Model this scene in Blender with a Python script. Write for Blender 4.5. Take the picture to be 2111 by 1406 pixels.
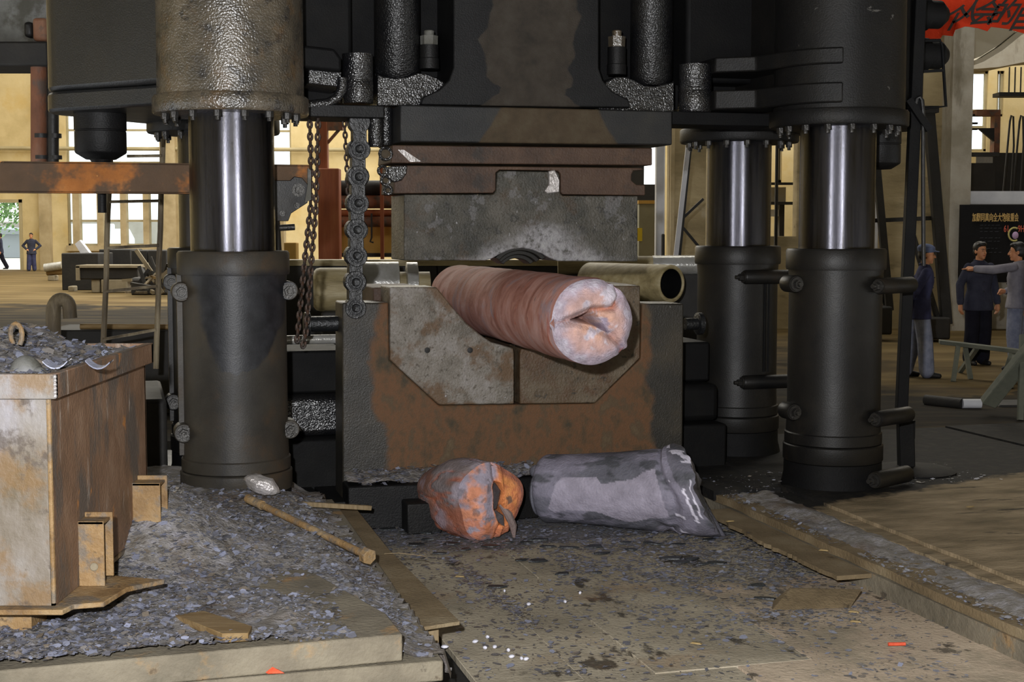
import bpy, bmesh, math, random
from mathutils import Vector, Matrix, noise as mn

for o in list(bpy.data.objects): bpy.data.objects.remove(o)
SC = bpy.context.scene
R = math.radians
random.seed(7)

# ------------------------------------------------------------------ camera, light, exposure
FPX = 2932.0
CAM = Vector((0, 0, 1.89))
PITCH = math.atan(231.0 / FPX)
cd = bpy.data.cameras.new('camera'); cam = bpy.data.objects.new('camera', cd)
SC.collection.objects.link(cam); SC.camera = cam
cd.sensor_width = 36.0; cd.sensor_fit = 'HORIZONTAL'; cd.lens = 36.0 * FPX / 2111.0
cd.clip_start = 0.1; cd.clip_end = 400
cam.location = CAM; cam.rotation_euler = (math.pi / 2 - PITCH, 0, 0)

SC.view_settings.view_transform = 'Standard'; SC.view_settings.look = 'None'
SC.view_settings.gamma = 1.0; SC.view_settings.use_curve_mapping = False
SC.view_settings.exposure = 0.0

w = bpy.data.worlds.new('overcast_sky'); SC.world = w; w.use_nodes = True
bg = w.node_tree.nodes['Background']
bg.inputs['Color'].default_value = (0.95, 0.98, 1.0, 1); bg.inputs['Strength'].default_value = 2.6

def lamp(name, kind, loc, rot, power, col, **kw):
    d = bpy.data.lights.new(name, kind); d.energy = power; d.color = col
    for k, v in kw.items(): setattr(d, k, v)
    o = bpy.data.objects.new(name, d); SC.collection.objects.link(o)
    o.location = loc; o.rotation_euler = rot
    return o
# the photographer's flash gun, held up and to the left of the camera
lamp('flash_gun', 'SPOT', (-0.27, -0.05, 2.24), (math.pi / 2 - PITCH, 0, 0), 2700, (0.98, 0.98, 1.0),
     spot_size=R(75), spot_blend=0.5, shadow_soft_size=0.05)
# added, unseen area lamps under the closed roof, filling the far bays and figures
for i, (x, y, sx, sy, p) in enumerate(((-10, 47, 26, 34, 10500), (12, 44, 16, 20, 4300), (5.5, 22.5, 8, 4.0, 620))):
    lamp('hall_fill', 'AREA', (x, y, 13.0), (0, 0, 0), p, (1.0, 0.95, 0.84), shape='RECTANGLE', size=sx, size_y=sy)

# ------------------------------------------------------------------ picture point -> place in the hall
def ray(px, py):
    xc = (px - 1055.5) / FPX; yc = -(py - 703.0) / FPX
    c, s = math.cos(PITCH), math.sin(PITCH)
    return Vector((xc, c + yc * s, -s + yc * c))
def at(px, py, Y):
    d = ray(px, py); return CAM + d * ((Y - CAM.y) / d.y)
def gz(px, py, z=0.0):
    d = ray(px, py); return CAM + d * ((z - CAM.z) / d.z)
# press axes: u along the press front, v to its back
TH = R(15.5); CT, ST = math.cos(TH), math.sin(TH); PC = Vector((0.05, 10.52, 0))
def W(u, v, z): return Vector((PC.x + u * CT - v * ST, PC.y + u * ST + v * CT, z))
def inv(p):
    dx, dy = p.x - PC.x, p.y - PC.y
    return dx * CT + dy * ST, -dx * ST + dy * CT, p.z
def pv(px, py, v):
    d = ray(px, py); n = Vector((-ST, CT, 0))
    t = (v - (CAM - PC).dot(n)) / d.dot(n)
    u, _, z = inv(CAM + d * t); return u, z
def pg(px, py, z):
    return inv(gz(px, py, z))[:2]

# ------------------------------------------------------------------ mesh helpers
def fbm(p, s=1.0, o=4): return mn.fractal(Vector(p) * s, 0.9, 2.0, o)
def smooth(a, b, x):
    t = min(1, max(0, (x - a) / (b - a))) if a != b else float(x > a)
    return t * t * (3 - 2 * t)
class B:
    def __init__(s, T=None): s.v = []; s.f = []; s.T = T; s.c = None
    def add(s, vs, fs):
        n = len(s.v); s.v += [s.T(*p) if s.T else Vector(p) for p in vs]
        s.f += [tuple(i + n for i in f) for f in fs]; return s
    def box(s, x0, x1, y0, y1, z0, z1):
        return s.add([(x0, y0, z0), (x1, y0, z0), (x1, y1, z0), (x0, y1, z0), (x0, y0, z1), (x1, y0, z1), (x1, y1, z1), (x0, y1, z1)],
              [(0, 3, 2, 1), (4, 5, 6, 7), (0, 1, 5, 4), (1, 2, 6, 5), (2, 3, 7, 6), (3, 0, 4, 7)])
    def prism(s, poly, a, b, axis='y'):          # poly in (x,z) pushed along y, or in (x,y) pushed along z
        n = len(poly)
        if axis == 'y': vs = [(x, a, z) for x, z in poly] + [(x, b, z) for x, z in poly]
        elif axis == 'z': vs = [(x, y, a) for x, y in poly] + [(x, y, b) for x, y in poly]
        else: vs = [(a, y, z) for y, z in poly] + [(b, y, z) for y, z in poly]
        fs = [tuple(range(n)), tuple(range(2 * n - 1, n - 1, -1))] + [(i, (i + 1) % n, (i + 1) % n + n, i + n) for i in range(n)]
        return s.add(vs, fs)
    def lathe(s, prof, p0, d, n=32, closed=True, a0=0, a1=2 * math.pi):   # prof: (radius, distance along d)
        T, s.T = s.T, None
        p0 = Vector(p0); d = Vector(d).normalized()
        x = d.orthogonal().normalized() if abs(d.z) < 0.9 else Vector((1, 0, 0)); y = d.cross(x).normalized(); x = y.cross(d)
        vs = []; fs = []
        for r, t in prof:
            for k in range(n):
                a = a0 + (a1 - a0) * k / n; vs.append(p0 + d * t + x * (r * math.cos(a)) + y * (r * math.sin(a)))
        for i in range(len(prof) - 1):
            for k in range(n):
                k2 = (k + 1) % n
                fs.append((i * n + k, i * n + k2, (i + 1) * n + k2, (i + 1) * n + k))
        if closed:
            if prof[0][0] > 1e-5: fs.append(tuple(range(n - 1, -1, -1)))
            if prof[-1][0] > 1e-5: fs.append(tuple(range((len(prof) - 1) * n, len(prof) * n)))
        s.add(vs, fs); s.T = T; return s
    def cyl(s, p0, p1, r0, r1=None, n=20):
        p0 = Vector(p0); p1 = Vector(p1); L = (p1 - p0).length
        return s.lathe([(r0, 0), (r0 if r1 is None else r1, L)], p0, p1 - p0, n)
    def bar(s, p0, p1, w, h):                     # square bar between two points
        T, s.T = s.T, None
        p0 = Vector(p0); p1 = Vector(p1); d = (p1 - p0).normalized()
        x = Vector((1, 0, 0)) if abs(d.z) > .6 else d.cross(Vector((0, 0, 1))).normalized()
        y = d.cross(x).normalized(); x = y.cross(d)
        vs = [p + x * (a * w / 2) + y * (b * h / 2) for p in (p0, p1) for a, b in ((-1, -1), (1, -1), (1, 1), (-1, 1))]
        s.add(vs, [(0, 3, 2, 1), (4, 5, 6, 7), (0, 1, 5, 4), (1, 2, 6, 5), (2, 3, 7, 6), (3, 0, 4, 7)]); s.T = T; return s
    def tube(s, pts, r, n=8, closed=False):
        T, s.T = s.T, None
        pts = [Vector(p) for p in pts]; m = len(pts); vs = []; fs = []; px = None
        for i, p in enumerate(pts):
            a = pts[(i - 1) % m] if (closed or i) else p; b = pts[(i + 1) % m] if (closed or i < m - 1) else p
            d = (b - a).normalized()
            if px is None: px = d.orthogonal().normalized()
            px = (px - d * px.dot(d)).normalized(); py = d.cross(px)
            rr = r[i] if isinstance(r, (list, tuple)) else r
            vs += [p + px * (rr * math.cos(2 * math.pi * k / n)) + py * (rr * math.sin(2 * math.pi * k / n)) for k in range(n)]
        for i in range(m if closed else m - 1):
            j = (i + 1) % m
            fs += [(i * n + k, i * n + (k + 1) % n, j * n + (k + 1) % n, j * n + k) for k in range(n)]
        if not closed: fs += [tuple(range(n - 1, -1, -1)), tuple(range((m - 1) * n, m * n))]
        s.add(vs, fs); s.T = T; return s
    def ball(s, c, rx, ry=None, rz=None, n=12, rot=None):
        T, s.T = s.T, None
        c = Vector(c); ry = rx if ry is None else ry; rz = rx if rz is None else rz; vs = []; fs = []; m = max(6, n * 2 // 3)
        for i in range(1, m):
            t = math.pi * i / m
            for k in range(n):
                a = 2 * math.pi * k / n; q = Vector((rx * math.sin(t) * math.cos(a), ry * math.sin(t) * math.sin(a), rz * math.cos(t)))
                vs.append(c + (rot @ q if rot else q))
        top, bot = Vector((0, 0, rz)), Vector((0, 0, -rz))
        vs += [c + (rot @ top if rot else top), c + (rot @ bot if rot else bot)]; a, b = len(vs) - 2, len(vs) - 1
        for i in range(m - 2):
            fs += [(i * n + k, (i + 1) * n + k, (i + 1) * n + (k + 1) % n, i * n + (k + 1) % n) for k in range(n)]
        fs += [(a, k, (k + 1) % n) for k in range(n)] + [(b, (m - 2) * n + (k + 1) % n, (m - 2) * n + k) for k in range(n)]
        s.add(vs, fs); s.T = T; return s
    def hexnut(s, p0, p1, r): return s.cyl(p0, p1, r, n=6)

ROOT = {}
def tag(o, label=None, cat=None, group=None, kind=None):
    if label: o['label'] = label
    if cat: o['category'] = cat
    if group: o['group'] = group
    if kind: o['kind'] = kind
    return o
def thing(name, label, cat, loc, rz=0.0, group=None):
    o = bpy.data.objects.new(name, None); SC.collection.objects.link(o)
    o.location = loc; o.rotation_euler = (0, 0, rz); o.empty_display_size = 0.1
    ROOT[o] = (Vector(loc), rz); return tag(o, label, cat, group)
def build(b, name, m, parent=None, loc=None, rz=0.0, bevel=0.0, seg=2, angle=38, label=None, cat=None, group=None, kind=None, cols=None):
    L, rz = ROOT[parent] if parent else (Vector(loc) if loc is not None else Vector((0, 0, 0)), rz)
    M = Matrix.Translation(L) @ Matrix.Rotation(rz, 4, 'Z'); Mi = M.inverted()
    me = bpy.data.meshes.new(name); me.from_pydata([Mi @ Vector(p) for p in b.v], [], b.f)
    if cols: 
        ca = me.color_attributes.new('Col', 'FLOAT_COLOR', 'POINT'); ca.data.foreach_set('color', [x for c in cols for x in (*c, 1.0)])
    bm = bmesh.new(); bm.from_mesh(me); bmesh.ops.recalc_face_normals(bm, faces=bm.faces); bm.to_mesh(me); bm.free()
    me.materials.append(m)
    me.polygons.foreach_set('use_smooth', [True] * len(me.polygons)); me.set_sharp_from_angle(angle=R(angle))
    o = bpy.data.objects.new(name, me); SC.collection.objects.link(o)
    if parent: o.parent = parent; ROOT[o] = ROOT[parent]
    else: o.location = L; o.rotation_euler = (0, 0, rz); ROOT[o] = (L, rz)
    if bevel:
        md = o.modifiers.new('bevel', 'BEVEL'); md.width = bevel; md.segments = seg; md.limit_method = 'ANGLE'; md.angle_limit = R(40); md.harden_normals = False
    return tag(o, label, cat, group, kind)
def inst(src, name, parent, mat):                  # a copy that shares the mesh data
    o = src.copy(); o.name = name; SC.collection.objects.link(o); o.parent = parent
    o.matrix_local = mat; ROOT[o] = ROOT[parent]; return o

# ------------------------------------------------------------------ materials
def lin(c): return tuple((x / 255 / 12.92) if x / 255 <= 0.04045 else ((x / 255 + 0.055) / 1.055) ** 2.4 for x in c)
def pxstain(v, root, rows):
    """outline of a stain on a press plane from rows (height, left, right) measured in the photograph"""
    P = [(pv(l, y, v)[0] - root[0], pv(r, y, v)[0] - root[0], pv((l + r) / 2, y, v)[1] - root[1]) for y, l, r in rows]
    x0, x1 = min(p[0] for p in P) - .05, max(p[1] for p in P) + .05; z0, z1 = min(p[2] for p in P), max(p[2] for p in P)
    return dict(box=(x0, x1, z0, z1), pts=sorted((max(0, min(1, (z - z0) / (z1 - z0))), (l - x0) / (x1 - x0), (r - x0) / (x1 - x0)) for l, r, z in P))
class N:
    def __init__(s, name):
        s.m = bpy.data.materials.new(name); s.m.use_nodes = True; s.t = s.m.node_tree
        s.bs = s.t.nodes['Principled BSDF']; s.co = s.n('ShaderNodeTexCoord')
    def n(s, k): return s.t.nodes.new(k)
    def l(s, a, b): s.t.links.new(a, b)
    def val(s, inp, x):
        if hasattr(x, 'is_linked') or hasattr(x, 'links'): s.l(x, inp)
        else: inp.default_value = x
    def math(s, op, a, b=0.0, clamp=False):
        n = s.n('ShaderNodeMath'); n.operation = op; n.use_clamp = clamp; s.val(n.inputs[0], a); s.val(n.inputs[1], b); return n.outputs[0]
    def noise(s, scale, detail=5, rough=0.6, stretch=None, dist=0.0, off=(0, 0, 0), rot=(0, 0, 0)):
        n = s.n('ShaderNodeTexNoise'); n.inputs['Scale'].default_value = scale; n.inputs['Detail'].default_value = detail
        n.inputs['Roughness'].default_value = rough; n.inputs['Distortion'].default_value = dist
        mp = s.n('ShaderNodeMapping'); mp.inputs['Location'].default_value = off; mp.inputs['Rotation'].default_value = rot
        if stretch: mp.inputs['Scale'].default_value = stretch
        s.l(s.co.outputs['Object'], mp.inputs[0]); s.l(mp.outputs[0], n.inputs['Vector']); return n.outputs['Fac']
    def ramp(s, fac, pts, mode='LINEAR'):
        n = s.n('ShaderNodeValToRGB'); n.color_ramp.interpolation = mode; e = n.color_ramp.elements
        while len(e) < len(pts): e.new(0.5)
        for el, (p, c) in zip(e, pts): el.position = p; el.color = (*c, 1)
        s.l(fac, n.inputs[0]); return n.outputs[0]
    def step(s, fac, a, b):
        n = s.n('ShaderNodeMapRange'); n.interpolation_type = 'SMOOTHSTEP'
        n.inputs[1].default_value = a; n.inputs[2].default_value = b; s.l(fac, n.inputs[0]); return n.outputs[0]
    def mix(s, f, a, b):
        n = s.n('ShaderNodeMix'); n.data_type = 'RGBA'; s.val(n.inputs[0], f)
        s.val(n.inputs[6], a if not isinstance(a, tuple) else (*a, 1)); s.val(n.inputs[7], b if not isinstance(b, tuple) else (*b, 1)); return n.outputs[2]
    def mixf(s, f, a, b):
        n = s.n('ShaderNodeMix'); n.data_type = 'FLOAT'; s.val(n.inputs[0], f); s.val(n.inputs[2], a); s.val(n.inputs[3], b); return n.outputs[0]
    def curve(s, x, pts):
        n = s.n('ShaderNodeFloatCurve'); c = n.mapping.curves[0]
        n.mapping.extend = 'HORIZONTAL'
        while len(c.points) < len(pts): c.points.new(len(c.points) / 40, 0.5)
        for p, (a, b) in zip(c.points, pts): p.location = (a, b); p.handle_type = 'VECTOR'
        n.mapping.update(); s.l(x, n.inputs['Value']); return n.outputs[0]
    def area(s, x0, x1, z0, z1, pts, edge=0.02, wob=0.08, wscale=6, axes=('X', 'Z')):
        """soft mask of a stain outline: pts = (height 0..1, left 0..1, right 0..1) inside the box x0..x1, z0..z1"""
        sp = s.n('ShaderNodeSeparateXYZ'); s.l(s.co.outputs['Object'], sp.inputs[0])
        nz = s.noise(wscale, 5, 0.6, off=(3, 1, 2)); nz2 = s.noise(wscale, 5, 0.6, off=(7, 4, 9))
        x = s.math('ADD', s.math('DIVIDE', s.math('SUBTRACT', sp.outputs[axes[0]], x0), x1 - x0), s.math('MULTIPLY', s.math('SUBTRACT', nz, 0.5), wob))
        z = s.math('ADD', s.math('DIVIDE', s.math('SUBTRACT', sp.outputs[axes[1]], z0), z1 - z0), s.math('MULTIPLY', s.math('SUBTRACT', nz2, 0.5), wob))
        l = s.curve(z, [(t, a) for t, a, b in pts]); r = s.curve(z, [(t, b) for t, a, b in pts])
        a = s.step(s.math('SUBTRACT', x, l), -edge, edge); b = s.step(s.math('SUBTRACT', r, x), -edge, edge)
        ins = s.math('MULTIPLY', s.step(z, -edge, edge), s.step(s.math('SUBTRACT', 1.0, z), -edge, edge))
        return s.math('MULTIPLY', s.math('MULTIPLY', a, b), ins)
def mat(name, cols, scale=3.0, rough=0.6, rvar=0.15, metal=0.0, bump=0.3, bscale=40, stretch=None, over=(), stains_glints=(), spec=0.5, attr=False,
        island=None, emit=None, dim=1.0, bdetail=4, brough=0.6, dist=0.0, rot=(0, 0, 0), bdist=0.02, aniso=None):
    if isinstance(name, tuple): name, dim = name
    s = N(name); k = len(cols)
    def lin(c): return globals()['lin'](tuple(x * dim for x in c))
    f = s.noise(scale, 7, 0.62, stretch, dist, rot=rot)
    col = s.ramp(f, [(0.32 + 0.36 * i / max(1, k - 1), lin(c)) for i, c in enumerate(cols)])
    rg = s.mixf(s.noise(scale * 2.3, 4, off=(5, 5, 5)), rough - rvar, rough + rvar)
    if attr:
        a = s.n('ShaderNodeVertexColor'); a.layer_name = 'Col'
        g = s.n('ShaderNodeMix'); g.data_type = 'RGBA'; g.blend_type = 'MULTIPLY'; g.inputs[0].default_value = 1.0
        s.l(a.outputs['Color'], g.inputs[6]); s.l(s.ramp(f, [(0.3, (0.72,) * 3), (0.7, (1.2,) * 3)]), g.inputs[7]); col = g.outputs[2]
    if island:
        gn = s.n('ShaderNodeNewGeometry')
        ic = s.ramp(gn.outputs['Random Per Island'], [(i / len(island), lin(c)) for i, c in enumerate(island)], 'CONSTANT'); col = s.mix(0.85, col, ic)
    for ov in over:        # dict(c, s, lo, hi, r, st)
        m = s.step(s.noise(ov.get('s', 8), ov.get('d', 6), 0.65, ov.get('st'), ov.get('dist', 0), off=ov.get('off', (1, 2, 3))), ov['lo'], ov['hi'])
        if 'amt' in ov: m = s.math('MULTIPLY', m, ov['amt'])
        col = s.mix(m, col, lin(ov['c']))
        if 'r' in ov: rg = s.mixf(m, rg, ov['r'])
    for st in stains_glints:      # dict(box, pts, cols, r, edge, wob)
        m = s.area(*st['box'], st['pts'], st.get('edge', 0.02), st.get('wob', 0.1), st.get('ws', 6), st.get('axes', ('X', 'Z')))
        if 'amt' in st: m = s.math('MULTIPLY', m, st['amt'])
        c2 = st['cols']; sc = s.ramp(s.noise(st.get('s', 9), 7, 0.65, st.get('st'), off=(2, 8, 4)), [(0.32 + 0.36 * i / max(1, len(c2) - 1), lin(c)) for i, c in enumerate(c2)])
        col = s.mix(m, col, sc)
        if 'r' in st: rg = s.mixf(m, rg, st['r'])
    s.l(col, s.bs.inputs['Base Color']); s.l(rg, s.bs.inputs['Roughness'])
    s.bs.inputs['Metallic'].default_value = metal; s.bs.inputs['Specular IOR Level'].default_value = spec
    if bump:
        bn = s.n('ShaderNodeBump'); bn.inputs['Strength'].default_value = bump; bn.inputs['Distance'].default_value = bdist
        s.l(s.noise(bscale, bdetail, brough, stretch if bscale < 60 else None), bn.inputs['Height']); s.l(bn.outputs[0], s.bs.inputs['Normal'])
    if emit:
        s.bs.inputs['Emission Color'].default_value = (*lin(emit[0]), 1); s.bs.inputs['Emission Strength'].default_value = emit[1]
    return s.m
def plain(name, c, rough=0.6, metal=0.0, spec=0.5, emit=0):
    s = N(name); s.bs.inputs['Base Color'].default_value = (*lin(c), 1); s.bs.inputs['Roughness'].default_value = rough
    s.bs.inputs['Metallic'].default_value = metal; s.bs.inputs['Specular IOR Level'].default_value = spec; return s.m
# ------------------------------------------------------------------ palette
M = {}
M['pole'] = mat('polished_pole_steel', [(50, 50, 55), (62, 62, 67), (52, 51, 50)], 2.0, 0.21, 0.05, 1.0, 0.14, 40, stretch=(16, 16, 0.8), spec=0.6,
    over=[dict(c=(30, 24, 18), s=3, lo=.60, hi=.76, r=.34, st=(14, 14, .9), amt=.5)])
M['black'] = mat(('oily_black_iron', 0.36), [(34, 34, 38), (50, 50, 52), (70, 67, 62)], 2.2, 0.5, 0.12, 0.0, 0.22, 90, spec=0.22,
    over=[dict(c=(104, 92, 72), s=2.6, lo=.62, hi=.8, r=.75, amt=.5), dict(c=(120, 118, 112), s=22, lo=.72, hi=.8, st=(1, 1, .5), amt=.6)])
M['blackdry'] = mat(('black_dry_iron', 0.38), [(30, 30, 33), (40, 40, 42), (52, 51, 48)], 3, 0.66, 0.1, 0.0, 0.2, 90, spec=0.15)  # dull black iron; also colours the shaded pipe bore
M['wet'] = mat(('wet_greasy_black_iron', 0.7), [(24, 24, 28), (36, 36, 38), (48, 46, 44)], 4, 0.24, 0.05, 0.0, 1.0, 95, spec=0.9, bdist=0.007, brough=.4, bdetail=1)
M['wetdim'] = mat(('greasy_black_cylinder', 0.55), [(24, 24, 28), (36, 36, 38), (48, 46, 44)], 4, 0.3, 0.06, 0.0, 0.9, 95, spec=0.4, bdist=0.006, brough=.4, bdetail=1)
M['casing'] = mat(('column_casing_paint', 0.38), [(52, 50, 48), (70, 67, 62), (92, 84, 72)], 1.5, 0.45, 0.12, 0.0, 0.1, 110, spec=0.3,
    over=[dict(c=(112, 84, 50), s=2.0, lo=.55, hi=.75, r=.8, amt=.55), dict(c=(34, 34, 38), s=1.6, lo=.52, hi=.66, amt=.8, off=(4, 4, 1)),
          dict(c=(190, 185, 175), s=14, lo=.735, hi=.77, st=(2.2, 2.2, .7), amt=.8)])
M['casingL'] = mat(('rusty_column_casing_paint', 0.58), [(66, 63, 58), (92, 86, 76), (116, 102, 82)], 1.5, 0.5, 0.12, 0.0, 0.1, 110, spec=0.35,
    over=[dict(c=(128, 92, 50), s=2.0, lo=.52, hi=.72, r=.8, amt=.6), dict(c=(190, 185, 175), s=14, lo=.735, hi=.77, st=(2.2, 2.2, .7), amt=.8)],
    stains_glints=[dict(box=(-.34, .34, .2, 1.62), pts=[(0, .3, .3), (.55, .46, .46), (.58, .34, .68), (.66, .24, .8), (.8, .18, .95), (1, .1, 1.1)], cols=[(40, 42, 46), (58, 60, 66), (76, 78, 84)], r=.42, edge=.03, wob=.12)])
M['housing'] = mat(('crosshead_cast_iron_rusty', 0.72), [(70, 66, 60), (104, 94, 78), (128, 116, 98)], 5, 0.28, 0.08, 0.0, 0.9, 80, spec=0.8, bdist=0.006, bdetail=1.5, brough=.5,
    over=[dict(c=(122, 90, 50), s=6, lo=.5, hi=.68, amt=.55), dict(c=(40, 40, 44), s=7, lo=.54, hi=.66, amt=.75, off=(4, 7, 2))])
M['housingR'] = mat(('crosshead_cast_iron_dark', 0.4), [(34, 34, 36), (46, 44, 42), (62, 57, 50)], 2.5, 0.5, 0.1, 0.0, 0.2, 90, spec=0.25,
    over=[dict(c=(96, 84, 64), s=1.6, lo=.56, hi=.78, amt=.5), dict(c=(230, 225, 215), s=4.5, lo=.66, hi=.70, amt=.7, dist=1.6)])
M['wing'] = mat(('crosshead_wing_grey_iron', 0.36), [(62, 66, 74), (82, 86, 92), (98, 98, 98)], 1.6, 0.35, 0.1, 0.0, 0.2, 110, spec=0.45)
M['anvilblk'] = mat(('anvil_frame_steel', 0.7), [(48, 46, 42), (66, 62, 54), (84, 76, 62)], 3, 0.42, 0.12, 0.0, 0.3, 95, spec=0.4,
    over=[dict(c=(235, 235, 230), s=11, lo=.715, hi=.735, r=.3, amt=.9, dist=.6)],
    stains_glints=[dict(**pxstain(-.34, (0, -.16), [(1000, 800, 1345), (930, 798, 1352), (880, 795, 1340), (830, 770, 1345), (790, 775, 1332), (740, 765, 1345), (690, 770, 1338), (650, 785, 1335), (610, 790, 1330)]),
        cols=[(84, 74, 54), (118, 90, 60), (142, 98, 62), (116, 92, 64), (134, 112, 80)], s=6, r=.7, edge=.015, wob=.09, ws=5, st=(1, 1, .7))])
M['topblk'] = mat(('tool_block_steel', 0.5), [(52, 54, 56), (68, 68, 68), (84, 82, 76)], 4, 0.5, 0.1, 0.0, 0.2, 110, spec=0.3,
    over=[dict(c=(180, 178, 170), s=9, lo=.72, hi=.75, st=(2.5, 1, .8), amt=.7)],
    stains_glints=[dict(**pxstain(-.5, (.1, 2.47), [(212, 1040, 1228), (240, 1025, 1240), (270, 1005, 1258), (300, 985, 1275)]), cols=[(104, 88, 62), (126, 104, 74), (140, 122, 92)], s=8, r=.75, edge=.012, wob=.06)])
M['ram'] = mat(('ram_body_black', 0.44), [(34, 35, 38), (44, 44, 46), (58, 58, 58)], 3, 0.5, 0.1, 0.0, 0.22, 110, spec=0.2,
    stains_glints=[dict(**pxstain(-.42, (0, 2.6), [(-20, 1010, 1190), (15, 1018, 1186), (30, 1012, 1196), (60, 1005, 1190), (85, 985, 1180), (110, 1000, 1184), (140, 1005, 1172), (160, 1002, 1180), (176, 1020, 1180), (182, 1036, 1168), (195, 1030, 1165), (205, 1015, 1178), (222, 985, 1200)]),
        cols=[(98, 90, 80), (122, 110, 96), (136, 126, 112)], s=7, r=.8, edge=.012, wob=.09, ws=5)])
M['rustplate'] = mat(('brown_oxidised_plate', 0.66), [(84, 62, 48), (106, 78, 60), (122, 92, 70)], 5, 0.6, 0.12, 0.0, 0.35, 60, spec=0.4,
    over=[dict(c=(60, 56, 52), s=4, lo=.56, hi=.68, amt=.7), dict(c=(225, 220, 210), s=16, lo=.74, hi=.76, r=.3)])
M['die'] = mat(('scaled_die_steel', 0.66), [(58, 58, 50), (92, 88, 76), (122, 116, 104)], 5, 0.42, 0.12, 0.0, 0.6, 60, spec=0.55,
    over=[dict(c=(96, 74, 48), s=5, lo=.52, hi=.66, amt=.7), dict(c=(150, 148, 150), s=4.4, lo=.57, hi=.6, amt=.55, r=.4, off=(2.2, 2, 3)), dict(c=(40, 38, 34), s=14, lo=.58, hi=.66, amt=.75, off=(7, 1, 1)),
          dict(c=(235, 235, 240), s=20, lo=.68, hi=.72, r=.25, st=(1.6, 1, .7))],
    stains_glints=[dict(box=(-.85, .70, -.04, .26), pts=[(0, .12, .92), (.4, .3, .72), (1, .52, .56)], cols=[(110, 108, 100), (225, 222, 228), (255, 255, 255)], s=26, r=.35, edge=.12, wob=.25, amt=.75)])  # whitish specks towards the lower edge: glints put into the colour
M['vdie'] = mat(('mottled_anvil_die_steel', 0.76), [(104, 96, 82), (150, 142, 130), (176, 170, 164)], 7, 0.42, 0.12, 0.0, 0.5, 60, spec=0.5, dist=.5,
    over=[dict(c=(120, 88, 54), s=4.2, lo=.47, hi=.62, amt=.85, r=.65), dict(c=(90, 80, 66), s=24, lo=.56, hi=.64, amt=.8, off=(6, 3, 3)), dict(c=(225, 225, 235), s=13, lo=.70, hi=.74, r=.25, off=(9, 3, 3))])
M['vdieR'] = mat(('browned_anvil_die_steel', 0.68), [(96, 80, 60), (132, 112, 86), (150, 134, 110)], 6, 0.5, 0.12, 0.0, 0.45, 60, spec=0.45, dist=.5,
    over=[dict(c=(116, 80, 48), s=4.2, lo=.45, hi=.62, amt=.8), dict(c=(70, 64, 52), s=18, lo=.57, hi=.64, amt=.8)])
M['sidebrown'] = mat('plank_brown_steel_edge', [(104, 90, 66), (132, 114, 84), (150, 132, 104)], 6, 0.6, 0.1, 0, 0.3, 30, stretch=(6, 6, .6))
M['rustbeam'] = mat('orange_rust_beam', [(124, 76, 32), (158, 98, 44), (178, 118, 62)], 3, 0.7, 0.1, 0.0, 0.3, 60, spec=0.3,
    over=[dict(c=(58, 56, 48), s=1.1, lo=.42, hi=.5, amt=.85, off=(2.4, 0, 0)), dict(c=(205, 150, 90), s=6, lo=.66, hi=.72)])
M['box'] = mat('scrap_bin_rusty_sheet', [(104, 94, 78), (126, 118, 108), (142, 138, 134)], 3.4, 0.55, 0.1, 0.0, 0.3, 50, stretch=(1, 1, .7), spec=0.4,
    over=[dict(c=(150, 148, 154), s=1.8, lo=.48, hi=.62, amt=.75, off=(3, 9, 1), st=(1, 1, .5)), dict(c=(122, 94, 56), s=4.5, lo=.47, hi=.62, amt=.7, off=(6, 5, 4)), dict(c=(80, 70, 62), s=6, lo=.55, hi=.64, amt=.75, off=(1, 6, 4)),
          dict(c=(235, 230, 225), s=9, lo=.735, hi=.76, st=(3, 3, .35), amt=.8)])
M['boxside'] = mat('scrap_bin_brown_side', [(104, 82, 64), (128, 100, 78), (146, 120, 98)], 4, 0.66, 0.1, 0.0, 0.3, 60, stretch=(1, 1, .75), spec=0.35,
    over=[dict(c=(92, 86, 80), s=3, lo=.48, hi=.6, amt=.85, off=(3, 3, 1), st=(1, 1.3, .5)), dict(c=(176, 164, 152), s=6, lo=.60, hi=.70, st=(1, 2.2, .4), amt=.75), dict(c=(196, 130, 60), s=4, lo=.64, hi=.74, amt=.7, off=(8, 2, 2))])
M['bracket'] = mat('bin_bracket_ochre_rust', [(110, 84, 52), (142, 114, 76), (160, 138, 104)], 5, 0.65, 0.1, 0.0, 0.4, 60, spec=0.4,
    over=[dict(c=(104, 98, 90), s=7, lo=.48, hi=.62, amt=.85), dict(c=(74, 60, 46), s=12, lo=.6, hi=.68, amt=.8, off=(5, 1, 2))])
M['plate'] = mat('floor_plate_dusty_steel', [(136, 128, 110), (166, 156, 136), (188, 178, 156)], 1.6, 0.8, 0.08, 0.0, 0.35, 40, spec=0.25,
    over=[dict(c=(44, 40, 34), s=3.6, lo=.60, hi=.665, amt=.85, r=.5, st=(1, .6, 1)), dict(c=(150, 112, 74), s=1.0, lo=.55, hi=.75, amt=.6, off=(9, 2, 2)), dict(c=(150, 156, 176), s=9, lo=.66, hi=.72, amt=.6, off=(4, 8, 2))],
    stains_glints=[dict(box=(-2, 2, 2.55, 4.2), axes=('X', 'Y'), pts=[(0, .3, .3), (.2, .2, .85), (.45, .1, 1), (.5, .1, 1), (1, 0, 1)], cols=[(84, 80, 74), (116, 118, 128), (104, 100, 92), (140, 146, 164)], s=22, edge=.08, wob=.3, ws=3, amt=.92)])
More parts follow.
